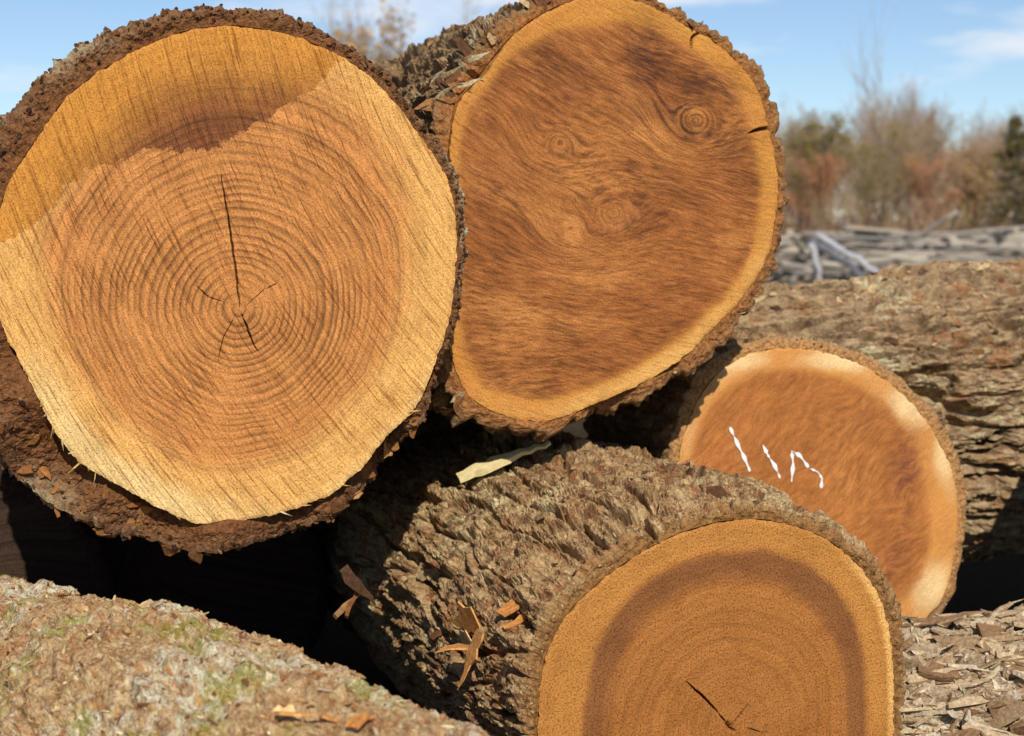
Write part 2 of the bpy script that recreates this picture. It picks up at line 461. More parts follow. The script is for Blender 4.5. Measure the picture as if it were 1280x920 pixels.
# ------------------------------------------------------------------ ground
t = NT('dirt', 0.0, 1.0)
g = t.n('ShaderNodeNewGeometry', out='Position')
a1 = t.noise(g, 0.6, 5.0, .6); a2 = t.noise(g, 30.0, 5.0, .7)
dc = t.ramp(a2, [(0.3, (0.05, 0.035, 0.022)), (0.55, (0.12, 0.085, 0.052)), (0.75, (0.22, 0.17, 0.10))])
dc = t.mix(t.ramp(a1, [(0.45, 0.0), (0.65, 0.6)]), dc, (0.14, 0.13, 0.05))
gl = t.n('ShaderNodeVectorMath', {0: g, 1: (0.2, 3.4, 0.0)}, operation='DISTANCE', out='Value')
dc = t.mix(t.ramp(t.math('MULTIPLY', gl, 0.09), [(0.5, 1.0), (1.0, 0.0)]), dc, t.mix(a2, (0.018, 0.013, 0.009), (0.05, 0.036, 0.024)))  # soil colour darkened round the pile, standing in for its shade
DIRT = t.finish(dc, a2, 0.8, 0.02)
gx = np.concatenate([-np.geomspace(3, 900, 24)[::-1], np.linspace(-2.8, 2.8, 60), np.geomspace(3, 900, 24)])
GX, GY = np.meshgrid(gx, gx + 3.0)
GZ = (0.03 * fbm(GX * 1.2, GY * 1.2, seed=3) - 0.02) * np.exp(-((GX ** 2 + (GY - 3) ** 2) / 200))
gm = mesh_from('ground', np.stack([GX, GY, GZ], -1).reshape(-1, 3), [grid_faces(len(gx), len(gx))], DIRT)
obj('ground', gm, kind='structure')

# ------------------------------------------------------------------ log builder
UP = np.array([0, 0, 1.0])

def frame(d):
    d = d / np.linalg.norm(d)
    e1 = np.cross(d, UP); e1 /= np.linalg.norm(e1)
    return d, e1, np.cross(e1, d)

def polar(poly, c, smooth=3.0, n=1440):
    q = poly - c
    th = np.arctan2(q[:, 1], q[:, 0]); r = np.hypot(q[:, 0], q[:, 1])
    # densify the polygon edges first so that straight edges stay straight
    P = []
    m = len(poly)
    for i in range(m):
        p0, p1 = q[i], q[(i + 1) % m]
        for k in np.linspace(0, 1, 16, endpoint=False): P.append(p0 + (p1 - p0) * k)
    P = np.array(P)
    th = np.arctan2(P[:, 1], P[:, 0]); r = np.hypot(P[:, 0], P[:, 1])
    o = np.argsort(th); th, r = th[o], r[o]
    T = np.linspace(-math.pi, math.pi, n, endpoint=False)
    R = np.interp(T, np.concatenate([th - 2 * math.pi, th, th + 2 * math.pi]), np.tile(r, 3))
    if smooth:
        k = np.fft.rfftfreq(n, 1.0 / n)
        R = np.fft.irfft(np.fft.rfft(R) * np.exp(-0.5 * (k * math.radians(smooth)) ** 2), n)
    return T, R

def rad(TR, th):
    T, R = TR
    th = (th + math.pi) % (2 * math.pi) - math.pi
    return np.interp(th, np.append(T, math.pi), np.append(R, R[0]))

def theta_samples(dense, step, coarse, R):
    """dense: list of (deg0, deg1, spacing m) ; elsewhere coarse"""
    out = []
    th = -math.pi
    while th < math.pi - 1e-4:
        sp = coarse
        dg = math.degrees(th)
        for a, b, s in dense:
            if a <= dg <= b or a <= dg + 360 <= b or a <= dg - 360 <= b: sp = min(sp, s)
        out.append(th)
        th += sp / R
    return np.array(out)

def bark_height(s, t, p, seed):
    """relief of the bark in metres, ridges and plates with deep fissures"""
    w1 = fbm(s * 7, t * 3, seed=seed, oct=3)
    w2 = fbm(s * 9, t * 5, seed=seed + 5, oct=3)
    ss = s + w1 * p['ws'] * 0.55
    tt = t + w2 * p['wt'] * 0.35
    f1, f2, cid = worley(ss / p['ws'], tt / p['wt'], seed + 1)
    e = f2 - f1
    plate = sstep(0.02, p.get('fw', 0.32), e)
    h = p['depth'] * (plate * (0.55 + 0.6 * cid))
    rd = 1 - np.abs(perlin(ss / (p['ws'] * 0.75), tt / (p['wt'] * 0.8), seed=seed + 9)) * 1.6
    h += p['depth'] * 0.36 * np.clip(rd, -0.4, 1)
    g1, g2, gid = worley(ss / (p['ws'] * .38) + 3.3, tt / (p['wt'] * .3), seed + 2)
    h += p['depth'] * 0.38 * sstep(0.0, 0.25, g2 - g1) * gid
    q = fbm(s * 26, t * 6, seed=seed + 3, oct=3)
    h += p['terr'] * (np.floor(q * 4 + 0.35 * perlin(s * 150, t * 70, seed=seed + 4)) / 4)
    h += p['fine'] * fbm(s * 90, t * 32, seed=seed + 6, oct=3, gain=0.65)
    if 'split' in p:      # a few deep splits running along the log
        sp = np.abs(perlin(ss * 6.5, t * 1.6, seed=seed + 14) + .12 * perlin(s * 40, t * 14, seed=seed + 15))
        h -= p['split'] * (1 - sstep(.015, .085, sp)) * sstep(-.1, .25, perlin(s * 5, t * 4, seed=seed + 16))
    lump = fbm(s * 3.1, t * 2.2, seed=seed + 8, oct=2)
    h += p.get('lump', 0.012) * lump
    return h

def build_log(name, label, c0, d, wood_px, bark_px, L, bark_m, wood_m=None, pith_px=None, heart_px=None, bark_p=None, seed=1,
              dense=((-180, 180, .0035),), coarse=0.02, t_dense=(0.3, .004), t_coarse=0.06, setback=None, rim_rows=18,
              face_res=(120, 640), cracks=(), stain_px=None, extra=None, bend=None, taper=0.0, R=None, saw=0.0006, rim_gran=0.004,
              part_label=None, group=None):
    d, e1, e2 = frame(np.asarray(d, float))
    c0 = np.asarray(c0, float)
    loc = lambda pts: np.array([[np.dot(on_plane(x, y, c0, d) - c0, e1), np.dot(on_plane(x, y, c0, d) - c0, e2)] for x, y in pts])
    if wood_px is not None:
        wood = loc(wood_px)
        cen = 0.5 * (wood.max(0) + wood.min(0))
        TRw = polar(wood, cen, 2.4)
        if bark_px is None or isinstance(bark_px, (int, float)):
            TRb = (TRw[0], TRw[1] + (bark_px or 0.02))
        elif isinstance(bark_px, dict):     # thickness by angle in degrees
            ks = sorted(bark_px); 
            th = np.degrees(TRw[0])
            thick = np.interp(th, [k - 360 for k in ks] + ks + [k + 360 for k in ks], [bark_px[k] for k in ks] * 3)
            TRb = (TRw[0], TRw[1] + thick)
    else:
        cen = np.zeros(2)
        T = np.linspace(-math.pi, math.pi, 360, endpoint=False)
        rr = R * (1 + 0.04 * np.sin(2 * T + seed) + 0.02 * np.sin(3 * T + 2 * seed))
        TRw = (T, rr - 0.03); TRb = (T, rr)
    Rm = TRb[1].mean()
    base = c0 + e1 * cen[0] + e2 * cen[1] + d * L / 2
    root = empty(name, (base[0], base[1], max(0.0, base[2] - Rm)), label, 'log', group)
    info = dict(root=root, d=d, e1=e1, e2=e2, c0=c0, cen=cen, TRw=TRw, TRb=TRb, loc=loc)

    # ---- bark: rim on the cut plane, then the side
    th = theta_samples(dense, None, coarse, Rm)
    nth = len(th)
    rw, rb = rad(TRw, th), rad(TRb, th)
    s = th * Rm
    sb = np.zeros(nth) if setback is None else setback(np.degrees(th))
    nd = max(2, int(t_dense[0] / t_dense[1]))
    ts = np.concatenate([np.linspace(0.0, t_dense[0], nd), t_dense[0] + np.cumsum(np.full(max(2, int((L - t_dense[0]) / t_coarse)), t_coarse))])
    ts = ts[ts <= L]
    nr = rim_rows + 2
    SS = np.broadcast_to(s, (len(ts), nth)); TT = ts[:, None] + sb[None, :]
    H = bark_height(SS, TT, bark_p, seed)
    H = H - np.median(H)
    fade = 0.45 + 0.55 * sstep(0.0, 0.03, ts)[:, None]
    Rside = rb[None, :] * (1 + taper * TT) + H * fade
    Rside = np.maximum(Rside, rw[None, :] * (1 + taper * TT) * 0.97 + .002)
    q = np.linspace(0, 1, rim_rows)
    Rrim = rw[None, :] + 0.001 + (Rside[0] - rw - 0.001)[None, :] * q[:, None]
    # grainy, crumbling end of the bark
    A = np.cos(th)[None] * Rrim; Bq = np.sin(th)[None] * Rrim
    gran = fbm(A * 70, Bq * 70, seed=seed + 31, oct=4, gain=0.6) + 1.3 * fbm(A * 22, Bq * 22, seed=seed + 32, oct=2)
    Trim = sb[None, :] + 0.003 - rim_gran * gran * np.sin(np.pi * np.clip(q, .05, 1))[:, None] + 0.010 * q[:, None] ** 3
    inn = np.stack([rw - 0.012, rw - 0.002]); Tin = np.stack([sb + 0.02, sb + 0.010])
    RR = np.concatenate([inn, Rrim, Rside[1:]]); TA = np.concatenate([Tin, Trim, np.maximum(TT[1:], Trim[-1] + (ts[1:, None]) * 0.8)])
    rim = np.concatenate([np.ones((2, nth)), np.broadcast_to(1 - 0.65 * q[:, None] ** 2, (rim_rows, nth)), np.zeros((len(ts) - 1, nth))])
    k = min(3, len(ts) - 1)
    rim[nr:nr + k] = 0.1
    bx = np.zeros((2,) + TA.shape) if bend is None else bend(TA)
    V = (c0 + e1 * cen[0] + e2 * cen[1])[None, None] + d * TA[..., None] + e1 * (np.cos(th)[None, :] * RR + bx[0])[..., None] + e2 * (np.sin(th)[None, :] * RR + bx[1])[..., None]
    nrow = V.shape[0]
    F = grid_faces(nrow, nth, wrap=True)
    VV = V.reshape(-1, 3)
    cap_c = VV[-nth:].mean(0)
    VV = np.vstack([VV, cap_c])
    ci = len(VV) - 1
    lr = (nrow - 1) * nth
    cap = np.stack([lr + np.arange(nth), lr + (np.arange(nth) + 1) % nth, np.full(nth, ci)], -1)
    VV = np.vstack([VV, V[0].mean(0)])
    cap = np.concatenate([cap, np.stack([(np.arange(nth) + 1) % nth, np.arange(nth), np.full(nth, ci + 1)], -1)])
    uvs = np.stack([np.broadcast_to(s, (nrow, nth)), TA], -1).reshape(-1, 2)
    uvs = np.vstack([uvs, [[0, 0], [0, 0]]])
    rimv = np.append(rim.ravel(), [0, .2])
    if wood_m is None: rimv[:3 * nth] = .2
    org = np.array(root.location)
    me = mesh_from('bark', VV - org, [F[:, ::-1], cap[:, ::-1]], bark_m, {'rim': rimv}, uvs, smooth=False)
    bo = obj('bark', me); bo.parent = root
    info.update(bark=bo, V=V, th=th, nr=nr, TA=TA)
    # surface normals of the side
    du = np.roll(V, -1, 1) - np.roll(V, 1, 1)
    dv = np.gradient(V, axis=0)
    Nn = np.cross(du, dv); Nn /= np.linalg.norm(Nn, axis=-1, keepdims=True) + 1e-9
    outw = e1 * np.cos(th)[:, None] + e2 * np.sin(th)[:, None]
    sgn = np.sign((Nn * outw[None]).sum(-1, keepdims=True)); sgn[sgn == 0] = 1
    info['N'] = Nn * sgn

    # ---- the cut face
    if wood_m is not None:
        pith = loc([pith_px])[0]
        TRf = polar(wood, pith, 2.4)
        nrf, ntf = face_res
        tf = np.linspace(-math.pi, math.pi, ntf, endpoint=False)
        for (cp, wd) in cracks:        # extra columns where the cracks run
            cl = loc(cp) - pith
            for P in cl:
                if np.hypot(*P) > 0.01:
                    a = math.atan2(P[1], P[0]); tf = np.append(tf, a + np.linspace(-0.03, 0.03, 22))
        tf = np.unique(np.round((tf + math.pi) % (2 * math.pi) - math.pi, 5))
        ntf = len(tf)
        rf = rad(TRf, tf)
        jag = 0.0022 * fbm(np.cos(tf) * 22, np.sin(tf) * 22, seed=seed + 77, oct=5, gain=.7)
        ro = np.linspace(0, 1, nrf + 1)[1:] ** 0.9
        RF = ro[:, None] * (rf + jag)[None, :]
        X = pith[0] + np.cos(tf)[None] * RF; Y = pith[1] + np.sin(tf)[None] * RF
        X = np.append(X.ravel(), pith[0]); Y = np.append(Y.ravel(), pith[1])
        RHO = np.append(np.broadcast_to(ro[:, None], RF.shape).ravel(), 0)
        r0 = np.hypot(X - pith[0], Y - pith[1])
        wgt = RHO ** 1.3
        ringr = r0 * (1 - wgt) + RHO * rf.mean() * wgt
        ringr = ringr + 0.006 * RHO * fbm(X * 6, Y * 6, seed=seed + 12, oct=3)
        ringr = ringr + .0022 * fbm(X * 24, Y * 24, seed=seed + 13, oct=2) + .009 * perlin(ringr * 20, ringr * 0, seed=seed + 14) + .004 * perlin(ringr * 58, ringr * 0, seed=seed + 15)
        at = {'rho': RHO, 'ringr': ringr}
        if heart_px is not None:
            TRh = polar(loc(heart_px), pith, 1.5)
            rh = rad(TRh, tf)
            at['heart'] = np.append((RF / rh[None]).ravel(), 0)
        else:
            at['heart'] = RHO / 0.9
        if stain_px is not None:
            pl = loc(stain_px)
            dist = np.full(X.shape, 9.0)
            inside = np.zeros(X.shape, bool)
            for i in range(len(pl)):
                p, q2 = pl[i], pl[(i + 1) % len(pl)]
                e = q2 - p
                tt = np.clip(((X - p[0]) * e[0] + (Y - p[1]) * e[1]) / (e @ e), 0, 1)
                dist = np.minimum(dist, np.hypot(X - p[0] - tt * e[0], Y - p[1] - tt * e[1]))
                cnd = ((p[1] > Y) != (q2[1] > Y)) & (X < (q2[0] - p[0]) * (Y - p[1]) / (q2[1] - p[1] + 1e-12) + p[0])
                inside ^= cnd
            at['stain'] = np.where(inside, dist, -dist)
        if extra is not None:
            at.update(extra(X, Y, RHO, loc, pith))
        Z = saw * (fbm(X * 40, Y * 40, seed=seed + 40, oct=3)) + saw * 2 * fbm(X * 7, Y * 7, seed=seed + 41, oct=2)
        sdx = X * 0.86 + Y * 0.5
        Z += saw * 0.8 * perlin(sdx * 150, Y * 6 - X * 10, seed=seed + 42)
        crack = np.zeros_like(X)
        for (cp, wd) in cracks:
            cl = loc(cp)
            for i in range(len(cl) - 1):
                p, e = cl[i], cl[i + 1] - cl[i]
                tt = np.clip(((X - p[0]) * e[0] + (Y - p[1]) * e[1]) / (e @ e), 0, 1)
                dd = np.hypot(X - p[0] - tt * e[0] + 0.002 * perlin(X * 60, Y * 60, seed=i), Y - p[1] - tt * e[1])
                f = (i + tt) / (len(cl) - 1)
                w = wd * (0.35 + 0.65 * np.sin(np.pi * np.clip(f, 0.05, 0.95)))
                m = 1 - sstep(w * 0.45, w * 1.1, dd)
                crack = np.maximum(crack, m)
        Z += 0.018 * crack
        edge = sstep(0.985, 1.0, RHO)
        Z += 0.003 * edge * (0.5 + perlin(X * 90, Y * 90, seed=seed + 50))
        at['crack'] = crack
        VF = c0[None] + e1 * X[:, None] + e2 * Y[:, None] + d * Z[:, None]
        nv = nrf * ntf
        Ff = grid_faces(nrf, ntf, wrap=True)
        fan = np.stack([np.full(ntf, nv), np.arange(ntf), (np.arange(ntf) + 1) % ntf], -1)
        uvf = np.stack([X - pith[0], Y - pith[1]], -1)
        me = mesh_from('cut_face', VF - org, [Ff[:, ::-1], fan], wood_m, at, uvf)
        fo = obj('cut_face', me); fo.parent = root
        if part_label: fo['label'] = part_label
        # wood under the bark, seen where the bark has broken back from the cut
        lr = (nrf - 1) * ntf
        ring = VF[lr:lr + ntf]
        cenw = ring.mean(0)
        rows = [ring + d * k + (ring - cenw) * (-0.004 if k else 0) for k in (0.0005, 0.03, 0.08, 0.16)]
        me = mesh_from('bare_wood_side', np.concatenate(rows) - org, [grid_faces(4, ntf, wrap=True)], CAMBIUM)
        so = obj('bare_wood_side', me); so.parent = root
        info.update(face=fo, pith=pith, VF=VF)
    return info

def pick(info, px, py):
    """point and normal of the log surface seen at a pixel of the photograph"""
    V = info['V']
    x, y, f = to_px(V)
    facing = (info['N'] * (CAM - V)).sum(-1) > 0
    dd = (x - px) ** 2 + (y - py) ** 2 + np.where(facing, 0, 1e5) + f * 6
    i = np.unravel_index(np.argmin(dd), dd.shape)
    return V[i], info['N'][i]

# ------------------------------------------------------------------ flakes, chips, splinters
def flake_template(rg, nseg=6):
    an = np.linspace(0, 2 * math.pi, nseg, endpoint=False) + rg.uniform(-.3, .3, nseg)
    r = rg.uniform(0.6, 1.1, nseg)
    top = np.stack([np.cos(an) * r, np.sin(an) * r, np.zeros(nseg)], -1)
    bend = rg.uniform(-.25, .45)
    top[:, 2] = bend * top[:, 0] ** 2 + rg.uniform(-.12, .12, nseg)
    bot = top * np.array([.92, .92, 1]) - np.array([0, 0, 1.0])
    return top, bot

def flakes_mesh(name, P, N, T, size, thick, mat, rg, tilt=0.35, aspect=(1.0, 2.6), lift=0.3, nseg=6):
    """one mesh of many thin irregular plates"""
    n = len(P)
    allv = np.zeros((n, 2 * nseg, 3), np.float32)
    N = N + rg.normal(0, tilt, (n, 3)); N /= np.linalg.norm(N, axis=1, keepdims=True)
    T = T + rg.normal(0, 0.45, (n, 3))
    Bv = np.cross(N, T); Bv /= np.linalg.norm(Bv, axis=1, keepdims=True) + 1e-9
    Tv = np.cross(Bv, N)
    an = np.linspace(0, 2 * math.pi, nseg, endpoint=False)[None] + rg.uniform(-.35, .35, (n, nseg))
    r = rg.uniform(0.55, 1.1, (n, nseg))
    asp = rg.uniform(*aspect, (n, 1))
    X = np.cos(an) * r * asp ** .5; Y = np.sin(an) * r / asp ** .5
    bend = rg.uniform(-.2, .4, (n, 1))
    Z = bend * Y ** 2 - 0.15 * bend * X ** 2 + rg.uniform(-.1, .1, (n, nseg))
    sz = size[:, None]; tk = thick[:, None]
    for k, (zz, sc) in enumerate(((tk * 0.5, 1.0), (-tk * 0.5, 0.93))):
        co = (P[:, None] + Tv[:, None] * (X * sz * sc)[..., None] + Bv[:, None] * (Y * sz * sc)[..., None]
              + N[:, None] * ((Z * sz + zz + lift * tk))[..., None])
        allv[:, k * nseg:(k + 1) * nseg] = co
    base = (np.arange(n) * 2 * nseg)[:, None]
    top = base + np.arange(nseg)[None]
    bot = base + nseg + np.arange(nseg)[None, ::-1]
    j = np.arange(nseg); j2 = (j + 1) % nseg
    side = np.stack([base + j, base + nseg + j, base + nseg + j2, base + j2], -1).reshape(-1, 4)
    return mesh_from(name, allv.reshape(-1, 3), [np.concatenate([top, bot]), side], mat, smooth=False)

def surface_samples(info, n, rg, px_box=None, rows=None, down=0.0):
    V, N = info['V'], info['N']
    r0 = rows[0] if rows else info['nr']
    r1 = rows[1] if rows else V.shape[0] - 1
    x, y, f = to_px(V)
    facing = (N * (CAM - V)).sum(-1) > -0.25 * np.linalg.norm(CAM - V, axis=-1)
    ok = np.zeros(x.shape, bool); ok[r0:r1] = True
    ok &= facing
    if px_box: ok &= (x > px_box[0]) & (x < px_box[2]) & (y > px_box[1]) & (y < px_box[3])
    ids = np.argwhere(ok)
    if not len(ids): return None
    ids = ids[rg.integers(0, len(ids), n)]
    return V[ids[:, 0], ids[:, 1]], N[ids[:, 0], ids[:, 1]]

def scatter(info, name, n, size, thick, mat, rg, px_box=(-60, -60, 1340, 980), rows=None, kind='stuff', **kw):
    sp = surface_samples(info, n, rg, px_box, rows)
    if sp is None: return
    P, N = sp
    T = np.broadcast_to(info['d'], P.shape)
    sz = size[0] * (size[1] / size[0]) ** (rg.random(n) ** 1.6)
    tk = np.clip(sz * rg.uniform(*thick, n), 0.0008, 0.02)
    org = np.array(info['root'].location)
    me = flakes_mesh(name, P - org, N, T, sz, tk, mat, rg, **kw)
    o = obj(name, me); o.parent = info['bark']
    o['kind'] = kind
    return o

def single_flakes(info, name, spots, size, thick, mat, rg, label=None, **kw):
    """pieces of bark big enough to pick out: one object each, sharing a few meshes"""
    protos = []
    for k in range(6):
        z = np.zeros((1, 3))
        protos.append(flakes_mesh(name, z, np.array([[0, 0, 1.0]]), np.array([[1.0, 0, 0]]), np.array([1.0]), np.array([thick]), mat, rg, tilt=0.02, aspect=(1.2, 3.0), nseg=8, **kw))
    for (P, N) in spots:
        o = bpy.data.objects.new(name, protos[rg.integers(0, 6)])
        COL.objects.link(o)
        z = Vector(N + rg.normal(0, .22, 3)).normalized()
        x = Vector(info['d'] + rg.normal(0, .35, 3)); y = z.cross(x).normalized(); x = y.cross(z)
        from mathutils import Matrix
        sc = size[0] * (size[1] / size[0]) ** rg.random()
        M = Matrix((x, y, z)).transposed().to_4x4()
        M = Matrix.Translation(Vector(P) - info['root'].location) @ M @ Matrix.Diagonal((sc, sc, sc, 1))
        o.parent = info['bark']
        o.matrix_local = M
        if label: o['label'] = label

def sliver_verts(p0, p1, w, th, nrm, rg, n=5, bow=0.08, jag=.15, tip=.75):
    """tapering splinter, a closed four-sided strip"""
    p0, p1 = np.asarray(p0, float), np.asarray(p1, float)
    ax = p1 - p0; L = np.linalg.norm(ax); ax /= L
    b = np.cross(ax, nrm); b /= np.linalg.norm(b) + 1e-9
    c = np.cross(b, ax)
    V = []
    bw = rg.uniform(-bow, bow)
    for i in range(n):
        f = i / (n - 1)
        prof = (0.55 + 0.45 * math.sin(math.pi * min(1, f * 1.2 + .12))) * (1 - tip * f ** 3) * rg.uniform(1 - jag, 1 + jag)
        m = p0 + ax * L * f + c * (bw * L * math.sin(math.pi * f)) + b * rg.normal(0, w * .12)
        for s, u in ((-1, -1), (1, -1), (1, 1), (-1, 1)):
            V.append(m + b * s * w * .5 * prof + c * u * th * .5 * prof)
    F = []
    for i in range(n - 1):
        for k in range(4):
            k2 = (k + 1) % 4
            F.append((i * 4 + k, i * 4 + k2, i * 4 + 4 + k2, i * 4 + 4 + k))
    F += [(3, 2, 1, 0), (n * 4 - 4, n * 4 - 3, n * 4 - 2, n * 4 - 1)]
    return np.array(V), np.array(F)

def slivers_mesh(name, items, mat, rg, org=(0, 0, 0)):
    Vs, Fs, o = [], [], 0
    for (p0, p1, w, th, nrm) in items:
        v, f = sliver_verts(p0, p1, w, th, nrm, rg)
        Vs.append(v); Fs.append(f + o); o += len(v)
    return mesh_from(name, np.concatenate(Vs) - np.asarray(org), [np.concatenate(Fs)], mat, smooth=False)

# ------------------------------------------------------------------ the logs of the pile
PHI = math.radians(18)
DAX = (-math.sin(PHI), math.cos(PHI), 0.0)
TOUGH = dict(ws=.036, wt=.13, depth=.016, terr=.006, fine=.0030, fw=.34)

# --- big ringed log, left
A_wood = [(290,31),(357,41),(420,66),(460,92),(495,130),(522,165),(546,200),(560,225),(569,260),(571,300),(569,340),(566,380),(558,415),(547,445),(537,472),
          (524,506),(504,526),(480,548),(455,584),(412,620),(365,637),(320,648),(297,651),(250,656),(220,645),(185,628),(150,607),(120,592),(95,575),(75,550),
          (57,517),(37,475),(18,440),(2,405),(-10,360),(-12,320),(-4,275),(12,225),(47,172),(82,122),(122,91),(175,60),(235,37)]
A_heart = [(280,88),(340,90),(392,101),(425,112),(462,142),(490,182),(505,232),(512,290),(510,350),(500,400),(480,445),(450,492),(400,542),(350,575),(300,590),
           (250,585),(205,566),(165,537),(138,518),(108,478),(80,430),(62,380),(52,335),(45,295),(62,258),(100,208),(140,163),(175,130),(220,100)]
A_stain = [(-60,318),(0,306),(25,290),(68,258),(80,240),(110,211),(150,205),(180,183),(220,190),(262,188),(300,166),(345,140),(400,106),(440,62),(440,-40),(-60,-40)]
def A_extra(X, Y, RHO, loc, pith):
    a = np.arctan2(Y - pith[1], X - pith[0])
    pale = sstep(0.55, 1.0, np.cos(a - math.radians(232))) * 0.9 + 0.55 * sstep(.6, 1, np.cos(a - math.radians(-45))) * sstep(.9, 1.0, RHO)
    pale = pale * sstep(0.80, 0.93, RHO)
    return {'pale': pale}
def A_setback(dg):
    dg = dg % 360
    w = sstep(188, 205, dg) * (1 - sstep(330, 345, dg))
    return w * (0.028 + 0.022 * np.sin(np.radians(dg * 5)) + 0.02 * np.sin(np.radians(dg * 13 + 40))) + 0.0
cA = at_depth(290, 342, 2.75)
logA = build_log('ringed_log', 'largest log, its sunlit orange cut face shows clear growth rings and a radial crack', cA, DAX, A_wood,
    {0: .016, 45: .022, 90: .038, 120: .044, 150: .062, 180: .070, 200: .092, 222: .098, 242: .072, 258: .052, 275: .045, 300: .040, 325: .026}, 2.6, B_A, W_A, (299,388), A_heart,
    dict(ws=.034, wt=.08, depth=.012, terr=.007, fine=.0045, fw=.4, lump=.02), 11, dense=((-180, 180, .0031),), t_dense=(.32, .005), rim_rows=24, face_res=(112, 680),
    cracks=[([(277,222),(284,262),(291,310),(297,352),(299,384)], .0020), ([(302,392),(310,412),(322,440)], .0016), ([(296,392),(280,420),(272,452)], .0007), ([(306,384),(330,362),(352,352)], .0007), ([(292,380),(262,372),(240,352)], .0006)], stain_px=A_stain, extra=A_extra,
    setback=A_setback, rim_gran=.007)

# --- figured log, behind and right of the big one
B_wood = [(740,-6),(780,-4),(810,5),(840,22),(868,38),(895,52),(920,75),(938,95),(950,120),(960,155),(966,185),(972,215),(973,245),(969,275),(962,315),(950,340),
          (922,380),(890,412),(860,443),(835,460),(810,475),(780,490),(740,506),(695,524),(665,528),(640,522),(618,514),(592,503),(578,482),(566,455),(556,400),
          (552,330),(553,260),(562,200),(563,180),(570,135),(582,115),(605,98),(616,80),(637,48),(668,24),(705,4)]
B_heart = [(740,34),(790,33),(830,46),(870,70),(902,96),(920,122),(932,150),(941,200),(948,232),(946,265),(938,300),(924,340),(898,375),(860,410),(820,440),
           (780,464),(740,480),(690,492),(640,490),(605,478),(585,440),(576,380),(572,300),(574,220),(580,170),(594,130),(620,98),(645,68),(690,44)]
def blobs(X, Y, loc, lst):
    out = np.zeros_like(X)
    for (px, py, wx, wy, amp) in lst:
        c = loc([(px, py)])[0]; k = 3.15 / FPX
        out = np.maximum(out, amp * np.exp(-(((X - c[0]) / (wx * k)) ** 2 + ((Y - c[1]) / (wy * k)) ** 2)))
    return out
def B_extra(X, Y, RHO, loc, pith):
    u = X + 0.30 * Y; v = Y + 0.30 * X * sstep(-.25, .3, Y) + 0.10 * X
    v = v + 0.03 * fbm(X * 3.2, Y * 3.2, seed=91, oct=2) + .004 * fbm(X * 20, Y * 20, seed=92, oct=2)
    for (px, py, rr, w) in ((870,150,34,1.2), (716,284,26,1.0), (768,266,30,1.0), (700,178,30,.8)):
        c = loc([(px, py)])[0]; k = 3.15 / FPX * rr
        dst = np.hypot((X - c[0]), (Y - c[1]) * 1.25)
        wt_ = np.exp(-(dst / (1.5 * k)) ** 2) * w
        v0 = v[np.argmin((X - c[0]) ** 2 + (Y - c[1]) ** 2)]
        v = v * (1 - np.clip(wt_, 0, .95)) + (dst * 1.2 + v0) * np.clip(wt_, 0, .95)
    kd = np.zeros_like(X)
    for (px, py, rr, wd, amp) in ((870,150,30,4,.9), (870,154,17,4,.6), (716,284,17,3,.5), (770,266,30,3,.4), (702,178,24,3,.45), (742,262,80,5,.25)):
        c = loc([(px, py)])[0]; k = 3.15 / FPX
        an_ = np.arctan2(Y - c[1], X - c[0])
        dst = np.hypot(X - c[0], (Y - c[1]) * 1.4) / k * (1 + .22 * perlin(np.cos(an_) * 1.7 + px, np.sin(an_) * 1.7, seed=3) + .10 * perlin(X * 90, Y * 90, seed=4))
        kd = np.maximum(kd, amp * np.exp(-((dst - rr) / wd) ** 2) * np.clip(.55 + perlin(np.cos(an_) * 2.2, np.sin(an_) * 2.2 + px, seed=8), 0, 1))
    a = np.arctan2(Y - pith[1], X - pith[0])
    pale = sstep(.86, .97, RHO) * (0.1 + 0.8 * sstep(.3, 1, np.cos(a - math.radians(-60))) + .5 * perlin(a * 3, a * 0 + .4))
    return {'flow': np.stack([u, v, np.zeros_like(u)], -1), 'pale': pale,
            'dark': kd * 1.3 + np.clip(perlin(X * 5, Y * 12, seed=96) - .15, 0, .5) * (RHO < .9) + blobs(X, Y, loc, [(808,80,28,55,.95), (820,135,50,26,.7), (895,105,48,20,.7), (915,185,28,24,.55), (865,160,30,10,.7), (940,215,16,50,.5), (690,90,70,30,.3)]),
            'light': np.clip(perlin(u * 5, v * 16, seed=98) - .05, 0, .5) + blobs(X, Y, loc, [(716,284,14,18,1.0), (770,268,30,20,.6), (800,190,80,22,.45), (720,215,55,60,.7), (868,140,20,10,.6), (640,420,90,60,.4), (760,330,90,24,.35), (800,170,60,14,.7), (780,225,60,18,.6)])}
def B_setback(dg):
    dg = dg % 360
    return 0.055 * sstep(100, 112, dg) * (1 - sstep(150, 170, dg)) * (0.6 + 0.4 * np.sin(np.radians(dg * 11))) + 0.03 * sstep(255, 262, dg) * (1 - sstep(290, 300, dg)) * np.sin(np.radians(dg * 7)) ** 2
cB = at_depth(768, 265, 3.15)
logB = build_log('figured_log', 'upper log right of the largest one, brown cut face with swirling grain and knots', cB, DAX, B_wood,
    {0: .024, 30: .028, 60: .022, 85: .020, 110: .026, 140: .034, 180: .030, 230: .03, 262: .02, 285: .035, 310: .045, 335: .03}, 2.2, B_B, W_B, (735,262), B_heart,
    dict(TOUGH, ws=.06, wt=.34, depth=.026, terr=.022, fw=.22, split=.04), 23, dense=((60, 215, .0032), (-180, 180, .006)), t_dense=(.9, .005), rim_rows=16, face_res=(96, 540),
    cracks=[([(884,35),(866,46),(864,60)], .003), ([(936,166),(948,162),(972,158)], .004)], extra=B_extra, setback=B_setback, rim_gran=.006)

